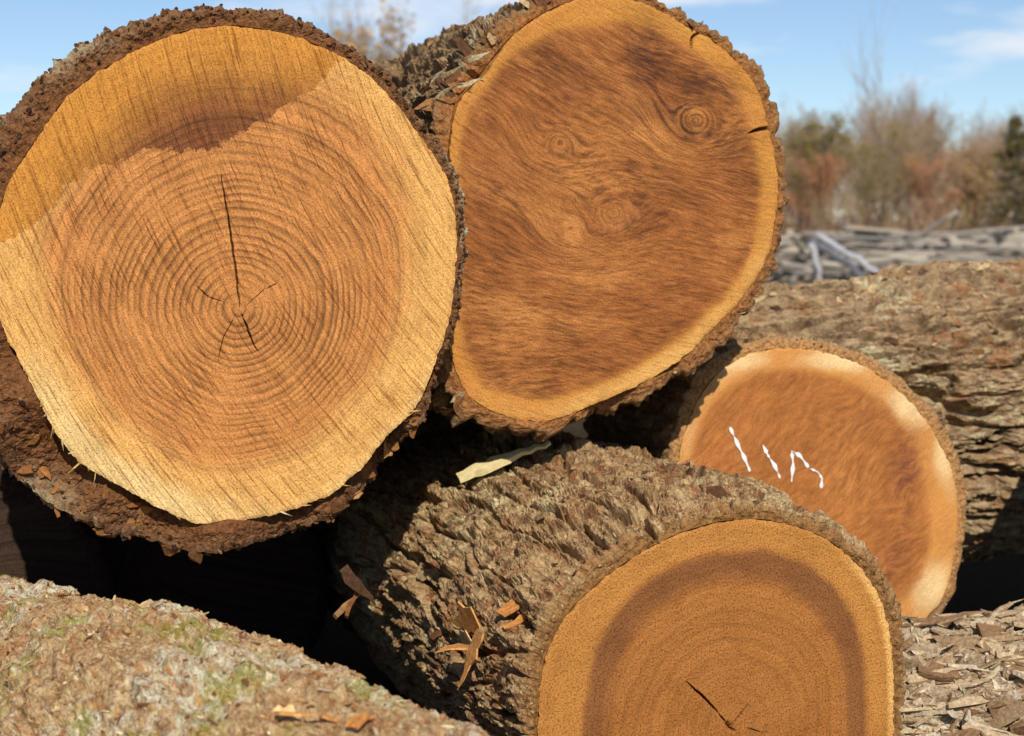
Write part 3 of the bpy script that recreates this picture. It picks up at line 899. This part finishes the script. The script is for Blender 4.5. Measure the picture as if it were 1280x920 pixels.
# --- painted log, right
C_wood = [(850,562),(860,532),(870,506),(885,480),(905,460),(935,443),(970,435),(1010,436),(1050,446),(1085,459),(1120,485),(1150,515),(1172,548),(1188,580),(1197,620),
          (1197,660),(1192,700),(1184,735),(1172,760),(1150,785),(1090,800),(1010,795),(930,760),(875,700),(848,630)]
C_heart = [(866,562),(878,530),(892,505),(912,485),(945,468),(985,462),(1030,468),(1075,484),(1110,510),(1138,545),(1152,590),(1160,640),(1160,690),(1140,735),(1090,770),(1010,770),(940,740),(890,690),(864,630)]
def C_extra(X, Y, RHO, loc, pith, k=1.0):
    a = np.arctan2(Y - pith[1], X - pith[0])
    v = (X * .62 - Y * .78) + .05 * fbm(X * 4, Y * 4, seed=95, oct=3)
    return {'flow': np.stack([X * .78 + Y * .62, v * .6, 0 * X], -1), 'dark': blobs(X, Y, loc, [(1135,590,26,70,.7), (1120,690,30,60,.5), (1090,520,50,30,.3)]), 'light': blobs(X, Y, loc, [(1060,600,40,60,.3)]),
            'pale': 1.1 * blobs(X, Y, loc, [(1140,505,50,35,1.), (1180,560,20,50,1.), (1165,735,40,40,1.), (1040,450,60,16,.9), (930,452,50,16,.6)]) + sstep(.86, .96, RHO) * (0.0 + .8 * np.clip(perlin(a * 2.2, a * 0 + 3.3) + .3, 0, 1))}
cC = at_depth(1026, 612, 3.6)
logC = build_log('painted_log', 'short log at right with white paint strokes on its smooth orange cut face', cC, DAX, C_wood,
    {0: .034, 45: .032, 90: .022, 135: .030, 180: .016, 270: .03, 315: .028}, 0.55, B_C, W_C, (1010,600), C_heart,
    dict(ws=.05, wt=.12, depth=.010, terr=.006, fine=.0025), 37, dense=((-60, 200, .0035),), t_dense=(.25, .006), rim_rows=14, face_res=(72, 440), extra=C_extra)

# --- brown log in front, bottom
E_wood = [(672,925),(675,870),(682,820),(700,780),(724,752),(760,720),(800,692),(850,667),(900,652),(950,649),(1000,659),(1040,677),(1075,707),(1100,747),(1113,790),
          (1118,850),(1117,920),(1110,985),(1085,1055),(1030,1112),(960,1142),(890,1146),(810,1124),(745,1070),(698,1000)]
E_heart = [(727,920),(733,870),(745,812),(770,766),(800,732),(840,706),(890,690),(950,686),(1000,700),(1040,730),(1066,770),(1080,820),(1084,880),(1082,925),(1070,990),
           (1040,1050),(990,1095),(930,1108),(860,1100),(800,1070),(755,1010)]
def E_extra(X, Y, RHO, loc, pith):
    a = np.arctan2(Y - pith[1], X - pith[0])
    return {'pale': sstep(.93, .985, RHO) * sstep(.7, 1, np.cos(a - math.radians(18)))}
cE = at_depth(900, 895, 2.6)
logE = build_log('front_log', 'brown cut log in front at the bottom, dark ring round its heartwood, ridged bark', cE, DAX, E_wood,
    {0: .024, 45: .030, 90: .034, 120: .036, 150: .030, 180: .024, 240: .024}, 1.9, B_E, W_E, (913,909), E_heart,
    dict(ws=.070, wt=.45, depth=.021, terr=.013, fine=.0042, fw=.16, lump=.02, split=.065), 41, dense=((55, 235, .0028), (-40, 55, .006)), t_dense=(1.1, .0042), rim_rows=16, face_res=(84, 480),
    cracks=[([(860,853),(880,872),(898,891)], .0022), ([(900,894),(908,903)], .0015), ([(914,908),(925,893),(937,880)], .002), ([(908,904),(913,909),(916,914)], .004), ([(905,912),(880,925),(862,940)], .0008), ([(920,905),(950,915),(975,918)], .0008)], extra=E_extra, rim_gran=.006)

# --- long barked log behind the painted one
cD = at_depth(880, 545, 4.55)
DD = np.array([0.985, 0.10, 0.085])
logD = build_log('barked_log', 'long log with rough tan bark lying behind the painted log, its end hidden', cD, DD, None, None, 3.2, B_D, R=.40,
    bark_p=dict(TOUGH, ws=.075, wt=.55, depth=.040, terr=.016, fine=.0048, fw=.18, lump=.022, split=.08), seed=53, dense=((-80, 115, .0042),), coarse=.03, t_dense=(1.35, .0047), rim_rows=4)

# --- mossy log, bottom left
pa, pb = np.array([-.128, 2.0]), np.array([-.933, 2.96])
dF = np.array([pb[0] - pa[0], pb[1] - pa[1], 0.0]); dF /= np.linalg.norm(dF)
nF = np.array([-dF[1], dF[0], 0]) * -1
RF_ = .29
cF = np.array([pa[0], pa[1], .55 - RF_]) - dF * 0.55 - nF * RF_ * 0.30
cF[2] += .02
logF = build_log('mossy_log', 'mossy log in the lower left corner, its bark covered with lichen and litter', cF, dF, None, None, 2.9, B_F, R=RF_,
    bark_p=dict(ws=.07, wt=.14, depth=.009, terr=.013, fine=.0045, fw=.3, lump=.022), seed=67, bend=lambda T_: np.stack([0 * T_, .042 * np.exp(-((T_ - .98) / .36) ** 2) - .03 * sstep(1.3, 1.9, T_)]), dense=((45, 205, .0033),), coarse=.03, t_dense=(1.95, .0040), rim_rows=4)

# --- shredded log, bottom right
cG = np.array([.64, 3.06, .215])
logG = build_log('shredded_log', 'low grey log in the lower right corner, covered with loose shreds of bark', cG, (0.975, 0.22, 0.0), None, None, 1.6, B_G, R=.215,
    bark_p=dict(ws=.05, wt=.18, depth=.020, terr=.012, fine=.0045, lump=.03), seed=71, dense=((-40, 130, .0035),), coarse=.02, t_dense=(.9, .004), rim_rows=4)

# --- logs in the shade that carry the others, their bark coloured dark as shade
d18 = np.array(DAX)
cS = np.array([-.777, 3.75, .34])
logS = build_log('shaded_log', 'dark log deep in the shade under the largest log', cS, DAX, None, None, 1.9, B_SHADE, R=.34,
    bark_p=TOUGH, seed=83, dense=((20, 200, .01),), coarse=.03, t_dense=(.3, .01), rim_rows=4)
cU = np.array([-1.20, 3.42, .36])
logU = build_log('shaded_log', 'dark log at the left edge in the shade beside the largest log', cU, DAX, None, None, 1.9, B_SHADE, R=.34,
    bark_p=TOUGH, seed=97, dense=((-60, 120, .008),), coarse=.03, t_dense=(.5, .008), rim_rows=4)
def disc_px(c, d, R, n=40):
    d, e1, e2 = frame(np.asarray(d, float))
    a = np.linspace(0, 2 * math.pi, n, endpoint=False)
    P = c + e1 * (np.cos(a) * R)[:, None] + e2 * (np.sin(a) * R * .97)[:, None]
    x, y, f = to_px(P)
    return list(zip(x, y))
cV = np.array([1.66, 3.28, .79])  # unseen log, added only to cast shade on the lower right
DV = (0.22, 0.975, 0.0)
logV = build_log('added_shade_log', 'added log resting on the shredded log just beyond the right edge, shading the lower right', cV, DV, disc_px(cV, DV, .33), .025, 1.2, B_B, W_C,
    tuple(disc_px(cV, DV, .01)[0]), None, TOUGH, 89, dense=((20, 200, .01),), coarse=.02, t_dense=(.3, .01), rim_rows=6, face_res=(40, 200), extra=C_extra)

# ------------------------------------------------------------------ loose bark on the logs
r2 = np.random.default_rng(21)
scatter(logA, 'bark_crumbs', 1500, (.002, .007), (.3, .7), FL_DARK, r2, px_box=(-80, -30, 620, 720), rows=(6, 48), tilt=.6, aspect=(1, 2))
scatter(logB, 'bark_scales', 260, (.004, .016), (.10, .3), FL_BARK, r2, rows=(6, 170), tilt=.2, lift=0)
scatter(logE, 'bark_scales', 600, (.003, .013), (.10, .3), FL_BARK, r2, tilt=.18, lift=0)
scatter(logE, 'rim_crumbs', 700, (.0015, .0035), (.25, .6), FL_BARK, r2, rows=(6, 30), tilt=.7, aspect=(1, 3))
scatter(logD, 'bark_scales', 500, (.006, .02), (.08, .25), FL_BARK, r2, tilt=.15, aspect=(1.4, 4), lift=0)
scatter(logF, 'litter', 2600, (.002, .009), (.08, .25), FL_LIT, r2, tilt=.3, aspect=(1, 5))
scatter(logG, 'bark_shreds', 1500, (.004, .016), (.08, .25), FL_GREY, r2, tilt=.5, aspect=(1.5, 5))
scatter(logC, 'rim_crumbs', 200, (.002, .006), (.2, .5), FL_BARK, r2, rows=(8, 30), tilt=.6)

def spots(info, n, box, rg, rows=None):
    sp = surface_samples(info, n, rg, box, rows)
    return list(zip(*sp)) if sp else []
single_flakes(logE, 'bark_flake', spots(logE, 14, (440, 560, 1060, 915), r2), (.012, .03), .14, FL_BARK, r2)
single_flakes(logD, 'bark_flake', spots(logD, 12, (880, 320, 1290, 700), r2), (.02, .045), .12, FL_BARK, r2)
single_flakes(logB, 'bark_flake', spots(logB, 8, (490, 0, 720, 150), r2, (16, 120)), (.02, .05), .15, FL_BARK, r2)
single_flakes(logF, 'bark_flake', spots(logF, 10, (0, 720, 510, 920), r2), (.01, .022), .14, FL_LIT, r2)
sp_ = surface_samples(logG, 60, r2, (1120, 740, 1310, 940))
for P_, N_ in zip(*sp_):
    dv_ = np.array(logG['d']) + r2.normal(0, .5, 3) * np.array([1, 1, .25]); dv_ /= np.linalg.norm(dv_)
    o = obj('bark_strip', slivers_mesh('bark_strip', [(P_ + N_ * .008 - dv_ * .04, P_ + N_ * r2.uniform(.006, .014) + dv_ * r2.uniform(.03, .12), r2.uniform(.006, .022), r2.uniform(.003, .008), N_)], FL_GREY, r2, np.array(logG['root'].location)))
    o.parent = logG['bark']
single_flakes(logG, 'bark_shred', spots(logG, 40, (1130, 750, 1300, 930), r2), (.014, .045), .22, FL_GREY, r2, lift=.8)

def rim_spots(info, n, d0, d1, rg):
    th = np.degrees(info['th']) % 360
    cols = np.where((th > d0) & (th < d1))[0]
    rows_ = rg.integers(8, info['nr'] + 6, n); cs = cols[rg.integers(0, len(cols), n)]
    return list(zip(info['V'][rows_, cs], -info['d'] * .7 + info['N'][rows_, cs] * .5))
single_flakes(logA, 'bark_flake', rim_spots(logA, 26, 190, 262, r2), (.008, .020), .35, CHUNK, r2)
single_flakes(logA, 'bark_flake', rim_spots(logA, 12, 285, 325, r2), (.008, .020), .35, CHUNK, r2)
single_flakes(logB, 'bark_flake', rim_spots(logB, 12, 95, 170, r2), (.012, .035), .25, FL_BARK, r2)
# splinters standing out along the torn lower edge of the big log
items = []
org = np.array(logA['root'].location)
def edge_pt(info, dg, rscale=1.0, t=0.0):
    a = math.radians(dg)
    r = rad(info['TRw'], np.array([a]))[0] * rscale
    return info['c0'] + info['e1'] * (info['cen'][0] + math.cos(a) * r) + info['e2'] * (info['cen'][1] + math.sin(a) * r) + info['d'] * t
for k in range(64):
    dg = r2.choice([r2.normal(217, 5), r2.normal(228, 4), r2.normal(258, 3), r2.normal(318, 8), r2.uniform(196, 330)], p=[.35, .2, .1, .15, .2])
    p0 = edge_pt(logA, dg, .992, .002)
    a = math.radians(dg + r2.normal(0, 28))
    out = logA['e1'] * math.cos(a) + logA['e2'] * math.sin(a)
    tang = -logA['e1'] * math.sin(a) + logA['e2'] * math.cos(a)
    dirv = out * r2.uniform(.1, .5) + tang * r2.uniform(.3, 1.2) + logA['d'] * r2.uniform(-.1, .9)
    dirv /= np.linalg.norm(dirv)
    items.append((p0, p0 + dirv * r2.uniform(.006, .035), r2.uniform(.001, .0035), r2.uniform(.001, .0025), -logA['d']))
for it in items:
    me = slivers_mesh('splinter', [it], SPLINTER, r2, org)
    o = obj('splinter', me); o.parent = logA['face']

for (x0, y0, x1, y1, w) in ((536,104,556,84,.006), (552,96,578,82,.008), (545,122,566,108,.006), (572,108,604,98,.009), (528,118,540,96,.005), (562,128,590,112,.006), (586,76,612,64,.010)):
    a_, b_ = on_plane(x0, y0, logB['c0'] + logB['d'] * .03, logB['d']), on_plane(x1, y1, logB['c0'], logB['d'])
    o = obj('splinter', slivers_mesh('splinter', [(a_, b_ - logB['d'] * r2.uniform(0, .03), w, w * .6, -logB['d'])], FL_LIT, r2, np.array(logB['root'].location)))
    o.parent = logB['bark']
# white paint strokes on the painted log: beads of paint along each stroke
def paint_stroke(info, pts, w):
    L = [on_plane(x, y, info['c0'], info['d']) for x, y in pts]
    P = []
    for a_, b_ in zip(L[:-1], L[1:]):
        n = max(3, int(np.linalg.norm(b_ - a_) / .005))
        for k in range(n): P.append(a_ + (b_ - a_) * k / n)
    P.append(L[-1]); P = np.array(P)
    tg = np.gradient(P, axis=0); tg /= np.linalg.norm(tg, axis=1, keepdims=True)
    sd = np.cross(tg, info['d'])
    k = np.arange(len(P))
    ww = w * (0.62 + 0.42 * np.sin(k * 0.95 + r2.uniform(0, 6)) * r2.uniform(.5, 1, len(P)))
    ww = ww * np.where(r2.random(len(P)) < .2, .25, 1.0)
    ww[0] *= .5; ww[-1] *= .5
    prof = [(-1, .0), (-.6, .8), (0, 1.0), (.6, .8), (1, .0)]
    V = np.stack([P + sd * (ww * a_)[:, None] - info['d'] * (0.0018 + .0009 * b_ * (ww / w))[:, None] for a_, b_ in prof], 1)
    P2 = P + r2.normal(0, .0006, P.shape)
    return mesh_from('paint_stroke', V.reshape(-1, 3) - np.array(info['root'].location), [grid_faces(len(P), 5)], PAINT)
for pts in ([(912,534),(922,556),(930,572),(937,589)], [(953,556),(960,570),(968,582),(975,598)], [(989,602),(991,580),(989,563)],
            [(989,563),(1000,570),(1010,584)], [(1013,586),(1022,590),(1027,598),(1026,610)]):
    o = obj('paint_stroke', paint_stroke(logC, pts, .0052)); o.parent = logC['face']

# ------------------------------------------------------------------ loose things lying on the pile
def loose(name, V, F, mat, label, cat, group=None, smooth=False):
    base = np.array([V[:, 0].mean(), V[:, 1].mean(), V[:, 2].min()])
    o = obj(name, mesh_from(name, V - base, [F], mat, smooth=smooth))
    o.location = base
    o['label'] = label; o['category'] = cat
    if group: o['group'] = group
    return o
p0, n0 = pick(logE, 572, 618); p1, n1 = pick(logE, 688, 574)
up = np.array([0, -.3, 1.0]); up /= np.linalg.norm(up)
V, F = sliver_verts(p0 + up * .034, p1 + up * .036, .032, .014, up, r2, 14, .02, .12, .3)
loose('stripped_stick', V, F, STICKM, 'pale stripped stick lying on the bark of the front log', 'stick')

def chip_cluster(info, lst, mat, labels, size):
    for (px, py, dx, dy, L, w), lab in zip(lst, labels):
        P, N = pick(info, px, py)
        v = ray(px + dx * 10, py + dy * 10) - ray(px, py); v /= np.linalg.norm(v)
        v = v - N * np.dot(v, N); v /= np.linalg.norm(v)
        V, F = sliver_verts(P + N * .012, P + N * (.012 + .012) + v * L, w, .004, N, r2, 8, .06, .25)
        loose('wood_chip', V, F, mat, lab, 'wood chip', 'orange wood chips on the logs')
chip_cluster(logE, [(608,790,-.1,1,.10,.06), (604,772,-1,.45,.12,.06), (628,776,.3,-1,.10,.03), (592,788,-.9,.6,.10,.045), (630,790,.7,-.7,.08,.016), (602,818,0,1,.085,.042)],
    CHIP, ['long orange wood chip hanging down the bark of the front log', 'broad orange wood chip pointing left on the front log bark',
           'thin upright orange sliver at the top of the chips on the front log', 'short orange wood chip under the broad one on the front log',
           'small orange sliver right of the chips on the front log', 'lowest orange chip, pointed, on the bark of the front log'], 1)
chip_cluster(logF, [(340,902,1,-.1,.055,.024), (395,905,1,.25,.05,.020), (436,912,1,.3,.04,.018), (372,888,-.8,.2,.04,.016)],
    CHIP, ['broad orange wood chip at the bottom edge on the mossy log', 'orange wood chip right of the broad one on the mossy log',
           'rightmost orange wood chip at the bottom on the mossy log', 'orange wood chip above the others at the bottom of the mossy log'], 1)
# bark slivers caught in the dark gap
def gap_sliver(pts, dep, w, lab):
    a_, b_ = at_depth(*pts[0], dep), at_depth(*pts[1], dep + .04)
    V, F = sliver_verts(a_, b_, w, .012, np.array([0, -1.0, .3]), r2, 6, .04)
    loose('bark_sliver', V, F, FL_DARK if w < .01 else FL_BARK, lab, 'bark sliver', 'bark slivers caught in the dark gap')
gap_sliver([(431,710), (470,756)], 2.62, .022, 'thick bark sliver slanting down in the dark gap beside the front log')
gap_sliver([(418,770), (450,742)], 2.62, .012, 'lower left bark sliver in the dark gap beside the front log')
gap_sliver([(432,771), (447,736)], 2.62, .009, 'thin upright bark sliver in the dark gap beside the front log')

# ------------------------------------------------------------------ far pile of weathered grey logs
GREYM = flake_mat('weathered_grey_wood', [S(186, 176, 160), S(160, 152, 140), S(200, 190, 172), S(140, 134, 126), S(176, 164, 146)])
GREYD = plain_mat('dark_grey_wood', S(104, 104, 110), 0.2, 8.0)
GREYL = plain_mat('light_grey_wood', S(178, 176, 178), 0.15, 8.0)

def pole_mesh(rg, L, r, mat, n=9, seg=8):
    V = []
    for i in range(n):
        f = i / (n - 1)
        rr = r * (1 - .3 * f) * rg.uniform(.92, 1.08)
        off = np.array([0, rg.normal(0, .02), rg.normal(0, .02)])
        for k in range(seg):
            a = 2 * math.pi * k / seg
            V.append(np.array([L * f, rr * math.cos(a), rr * math.sin(a)]) + off)
    F = grid_faces(n, seg, wrap=True)
    V = np.array(V)
    V = np.vstack([V, V[:seg].mean(0), V[-seg:].mean(0)])
    c1 = np.stack([np.full(seg, n * seg), (np.arange(seg) + 1) % seg, np.arange(seg)], -1)
    c2 = np.stack([np.full(seg, n * seg + 1), (n - 1) * seg + np.arange(seg), (n - 1) * seg + (np.arange(seg) + 1) % seg], -1)
    return mesh_from('weathered_log', V, [F, c1, c2], mat)
r3 = np.random.default_rng(5)
pole_ms = [pole_mesh(r3, r3.uniform(3.5, 6), r3.uniform(.03, .065), GREYM) for _ in range(8)]
PY = 30.0
for k in range(280):
    x = 4.55 + 6.2 * r3.random()
    y = PY + r3.uniform(-1.2, 2.6)
    ztop = (1.50 - .025 * (x - 5) + 0.08 * math.sin(x * 2.3) + .05 * math.sin(x * 5.1)) * min(1, .55 + (x - 4.4) * .65)
    f = ((k * 9) % 280) / 280.0
    z = ztop * f ** .7 * min(1, .55 + (y - PY + 1.2) * .4)
    o = bpy.data.objects.new('weathered_log', pole_ms[r3.integers(0, 8)])
    COL.objects.link(o)
    o.location = (x, y, max(.1, z))
    sh = 1.0 if k % 3 else r3.uniform(.2, .5)
    o.scale = (sh, 1, 1)
    o.rotation_euler = (r3.uniform(0, 6), r3.normal(.03, .055 if k % 3 else .2), r3.normal(.35, .4 if k % 3 else .8))
    o['label'] = 'weathered grey log lying in the blurred far pile'
    o['category'] = 'log'; o['group'] = 'grey logs in the far pile'
def far_pole(a, b, da, db, r, mat, lab):
    p, q = at_depth(*a, da), at_depth(*b, db)
    L = np.linalg.norm(q - p)
    o = bpy.data.objects.new('leaning_pole', pole_mesh(r3, L * 1.25, r, mat))
    COL.objects.link(o)
    o.location = p
    o.rotation_euler = Vector(q - p).to_track_quat('X', 'Z').to_euler()
    o['label'] = lab; o['category'] = 'pole'; o['group'] = 'grey logs in the far pile'
far_pole((1012, 298), (1092, 352), 27.5, 26.8, .075, GREYD, 'dark grey pole sloping down to the right at the end of the far pile')
far_pole((1020, 294), (1105, 345), 27.6, 27.0, .06, GREYL, 'light grey pole sloping above the dark one on the far pile')
far_pole((1013, 304), (1031, 356), 27.3, 27.3, .06, GREYL, 'short light grey pole standing steeply at the end of the far pile')

# ------------------------------------------------------------------ trees
def tubes_mesh(name, segs, mat, sides=3):
    segs = np.array(segs, np.float32)     # p0 p1 r0 r1
    P0, P1, r0, r1 = segs[:, :3], segs[:, 3:6], segs[:, 6], segs[:, 7]
    ax = P1 - P0; ax /= np.linalg.norm(ax, axis=1, keepdims=True) + 1e-9
    ref = np.where(np.abs(ax[:, 2:3]) > .9, np.array([[1.0, 0, 0]]), np.array([[0, 0, 1.0]]))
    b = np.cross(ax, ref); b /= np.linalg.norm(b, axis=1, keepdims=True)
    c = np.cross(b, ax)
    n = len(segs)
    V = np.zeros((n, 2 * sides, 3), np.float32)
    for k in range(sides):
        a = 2 * math.pi * k / sides
        o = b * math.cos(a) + c * math.sin(a)
        V[:, k] = P0 + o * r0[:, None]; V[:, sides + k] = P1 + o * r1[:, None]
    base = (np.arange(n) * 2 * sides)[:, None, None]
    k = np.arange(sides); k2 = (k + 1) % sides
    F = (base + np.stack([k, k2, sides + k2, sides + k], -1)[None]).reshape(-1, 4)
    return mesh_from(name, V.reshape(-1, 3), [F], mat, smooth=True)

def grow(rg, h, spread=0.5, levels=4, twig=1.0):
    trunk, limbs, tips = [], [], []
    def branch(p, dirv, L, r, lvl):
        n = 4 if lvl < 2 else 3
        q = p.copy(); dv = dirv.copy()
        for i in range(n):
            dv = dv + rg.normal(0, .10 + .05 * lvl, 3) + np.array([0, 0, .06 * lvl]); dv /= np.linalg.norm(dv)
            e = q + dv * L / n
            ra, rb_ = r * (1 - .8 * i / n), r * (1 - .8 * (i + 1) / n)
            (trunk if lvl == 0 else limbs).append(np.concatenate([q, e, [ra, rb_]]))
            q = e
            if lvl < levels and (lvl > 0 or i > 0):
                for _ in range((3 if lvl == 0 else 2)):
                    a = rg.uniform(0, 2 * math.pi)
                    sd = np.array([math.cos(a), math.sin(a), 0]) - dv * (math.cos(a) * dv[0] + math.sin(a) * dv[1])
                    nd_ = dv * (1 - spread * .7) + sd * spread + np.array([0, 0, .15])
                    branch(q, nd_ / np.linalg.norm(nd_), L * rg.uniform(.38, .58), max(.010 * twig, rb_ * .6 + .004), lvl + 1)
        if lvl >= levels - 1: tips.append(q)
    branch(np.zeros(3), np.array([rg.normal(0, .03), rg.normal(0, .03), 1.0]), h * .72, h * .014, 0)
    return trunk, limbs, np.array(tips)

def leaves_mesh(name, P, mat, rg, size):
    n = len(P)
    N = rg.normal(0, 1, (n, 3)); T = rg.normal(0, 1, (n, 3))
    return flakes_mesh(name, P, N / np.linalg.norm(N, axis=1, keepdims=True), T, rg.uniform(.6, 1.2, n) * size, np.full(n, .01), mat, rg, nseg=4)

TWIG = flake_mat('grey_twigs', [S(192, 168, 140), S(174, 150, 124), S(204, 178, 146), S(182, 152, 128)])
TRUNKM = plain_mat('grey_trunk', S(140, 126, 112), .3, 3.0)
PALEM = plain_mat('pale_trunk', S(196, 188, 172), .15, 3.0)
LF_OLIVE = flake_mat('olive_leaves', [S(136, 122, 62), S(120, 112, 60), S(160, 138, 70)])
LF_RUST = flake_mat('rusty_leaves', [S(196, 132, 92), S(178, 118, 90), S(206, 150, 104)])
LF_TAN = flake_mat('tan_leaves', [S(190, 158, 110), S(172, 140, 100), S(204, 172, 122)])
LF_PINE = flake_mat('pine_needles', [S(96, 92, 52), S(112, 100, 56), S(84, 88, 54), S(132, 110, 62)])

r4 = np.random.default_rng(12)
variants = []
for k in range(4):
    h = r4.uniform(7.5, 9.5)
    tr, lb, tips = grow(r4, h, r4.uniform(.38, .6), 4)
    variants.append((tubes_mesh('trunk', tr, TRUNKM, 5), tubes_mesh('crown', lb, TWIG, 3), h, tips))
for _k in range(2):
    tr_, lb_, tp_ = grow(r4, 11.0, .42, 2 + _k)
    variants.append((tubes_mesh('trunk', tr_, TRUNKM, 5), tubes_mesh('crown', lb_, TWIG, 3), 11.0, tp_))
leafy = []
for k, (mat, frac, sz) in enumerate(((LF_OLIVE, 1.0, .11), (LF_RUST, .8, .11), (LF_TAN, 1.3, .12), (LF_OLIVE, .6, .10))):
    tips = variants[k][3]
    n = int(len(tips) * frac)
    P = tips[r4.integers(0, len(tips), n)] + r4.normal(0, .22, (n, 3))
    leafy.append(leaves_mesh('foliage', P, mat, r4, sz))

def tree(px, depth, top_py, var, label, group='bare trees of the far treeline', leaf=None, trunk_mat=None):
    tm, cm, h, tips = variants[var]
    p = at_depth(px, 310, depth)
    H = CAM[2] + (310 - top_py) / FPX * depth
    s = H / h * 0.98
    o = empty('bare_tree' if leaf is None else 'autumn_tree', (p[0], depth, 0), label, 'tree', group)
    o.scale = (s, s, s)
    o.rotation_euler = (0, 0, r4.uniform(0, 6.28))
    for nm, m in (('trunk', tm), ('crown', cm)):
        c = bpy.data.objects.new(nm, m); COL.objects.link(c); c.parent = o
    if trunk_mat:
        tm2 = tm.copy(); tm2.materials[0] = trunk_mat
        o.children[0].data = tm2
    if leaf is not None:
        c = bpy.data.objects.new('foliage', leafy[leaf]); COL.objects.link(c); c.parent = o
    return o

for px in np.arange(925, 1330, 13):
    tree(px + r4.uniform(-6, 6), r4.uniform(82, 118), 150 + r4.uniform(-14, 48) + (25 if px > 1180 else 0), r4.integers(0, 4), 'bare grey-brown tree in the blurred far treeline at right')
for px, tp in ((462, 68), (484, 64), (540, 58)):
    tree(px, r4.uniform(85, 110), tp, 5, 'bare far treetop in the gap between the two upper logs', 'treetops in the gap between the upper logs')
tree(512, 88, 76, 2, 'far tree with dry tan leaves in the gap between the two upper logs', leaf=2)
tt_ = tree(1112, 92, 46, 4, 'tallest bare tree rising far above the treeline at right')
tt_.scale = (tt_.scale[0] * .8, tt_.scale[1] * .8, tt_.scale[2])
tree(1100, 80, 128, 1, 'bare tree with a pale trunk in the far treeline', trunk_mat=PALEM)
tree(1030, 84, 172, 0, 'olive leaved tree in the far treeline next to the rusty one', leaf=0)
tree(1010, 78, 215, 1, 'rusty orange leaved tree at the left end of the far treeline', leaf=1)
tree(1165, 84, 212, 1, 'rusty leaved tree in the middle of the far treeline', leaf=1)
tree(1055, 80, 190, 3, 'sparse yellow-green tree left of the pale trunk', leaf=3)
tree(1215, 86, 205, 2, 'tan leaved tree left of the evergreen', leaf=2)

# evergreen at the right edge
p = at_depth(1268, 310, 72)
Hc = CAM[2] + (310 - 150) / FPX * 72
ev = empty('evergreen_tree', (p[0], 72, 0), 'dark olive evergreen tree at the right edge', 'tree')
c = obj('trunk', tubes_mesh('trunk', [[0, 0, 0, 0, 0, Hc * .6, .14, .07], [0, 0, Hc * .6, 0, 0, Hc, .07, .01]], TRUNKM, 6)); c.parent = ev
P = []; br = []
for k in range(210):
    f = r4.uniform(.12, 1.0)
    a = r4.uniform(0, 6.28); L = (2.3 * (1 - f) ** .6 + .2) * r4.uniform(.5, 1.1)
    e = np.array([math.cos(a) * L, math.sin(a) * L, f * Hc - .12 * L])
    br.append([0, 0, f * Hc, e[0], e[1], e[2], .02, .006])
    for _ in range(26):
        P.append(np.array([0, 0, f * Hc]) * 1 + (e - np.array([0, 0, f * Hc])) * r4.uniform(.25, 1.05) + r4.normal(0, .07, 3))
c = obj('branches', tubes_mesh('branches', br, TRUNKM, 3)); c.parent = ev
c = obj('crown', leaves_mesh('crown', np.array(P), LF_PINE, r4, .075)); c.parent = ev

# undergrowth at the foot of the trees: one mass
n = 30000
px_ = r4.uniform(-60, 60, n); py_ = r4.uniform(70, 118, n)
hz = r4.random(n) ** 1.3 * (3.0 + 1.2 * perlin(px_ * .25, py_ * .1, seed=4))
sg = np.zeros((n, 8), np.float32)
sg[:, 0] = px_; sg[:, 1] = py_; sg[:, 2] = np.maximum(0, hz - r4.uniform(.3, 1.0, n))
sg[:, 3] = px_ + r4.normal(0, .3, n); sg[:, 4] = py_ + r4.normal(0, .3, n); sg[:, 5] = hz + .3
sg[:, 6] = .04; sg[:, 7] = .016
BRUSH = flake_mat('dry_brush', [S(150, 124, 100), S(166, 120, 88), S(134, 116, 92), S(172, 140, 104), S(140, 112, 98), S(150, 132, 86)])
bo = obj('undergrowth', tubes_mesh('undergrowth', sg, BRUSH, 3), kind='stuff', label='brown dry undergrowth along the foot of the far treeline', category='undergrowth')

# the wood behind, too far off to tell its trees apart: one mass of stems and twigs
n = 43000
px_ = r4.uniform(-75, 75, n); py_ = r4.uniform(125, 150, n)
top = 8.6 + 2.4 * perlin(px_ * .16, py_ * .02, seed=6) + 1.2 * perlin(px_ * .6, py_ * .1, seed=7)
hz = r4.random(n) ** .95 * top
sg = np.zeros((n, 8), np.float32)
sg[:, 0] = px_; sg[:, 1] = py_; sg[:, 2] = hz
sg[:, 3] = px_ + r4.normal(0, .35, n); sg[:, 4] = py_ + r4.normal(0, .35, n); sg[:, 5] = hz + r4.uniform(.4, 1.5, n)
sg[:, 6] = .05; sg[:, 7] = .02
obj('far_woods', tubes_mesh('far_woods', sg, TWIG, 3), kind='stuff', label='grey-brown mass of bare woods behind the far treeline', category='woods')
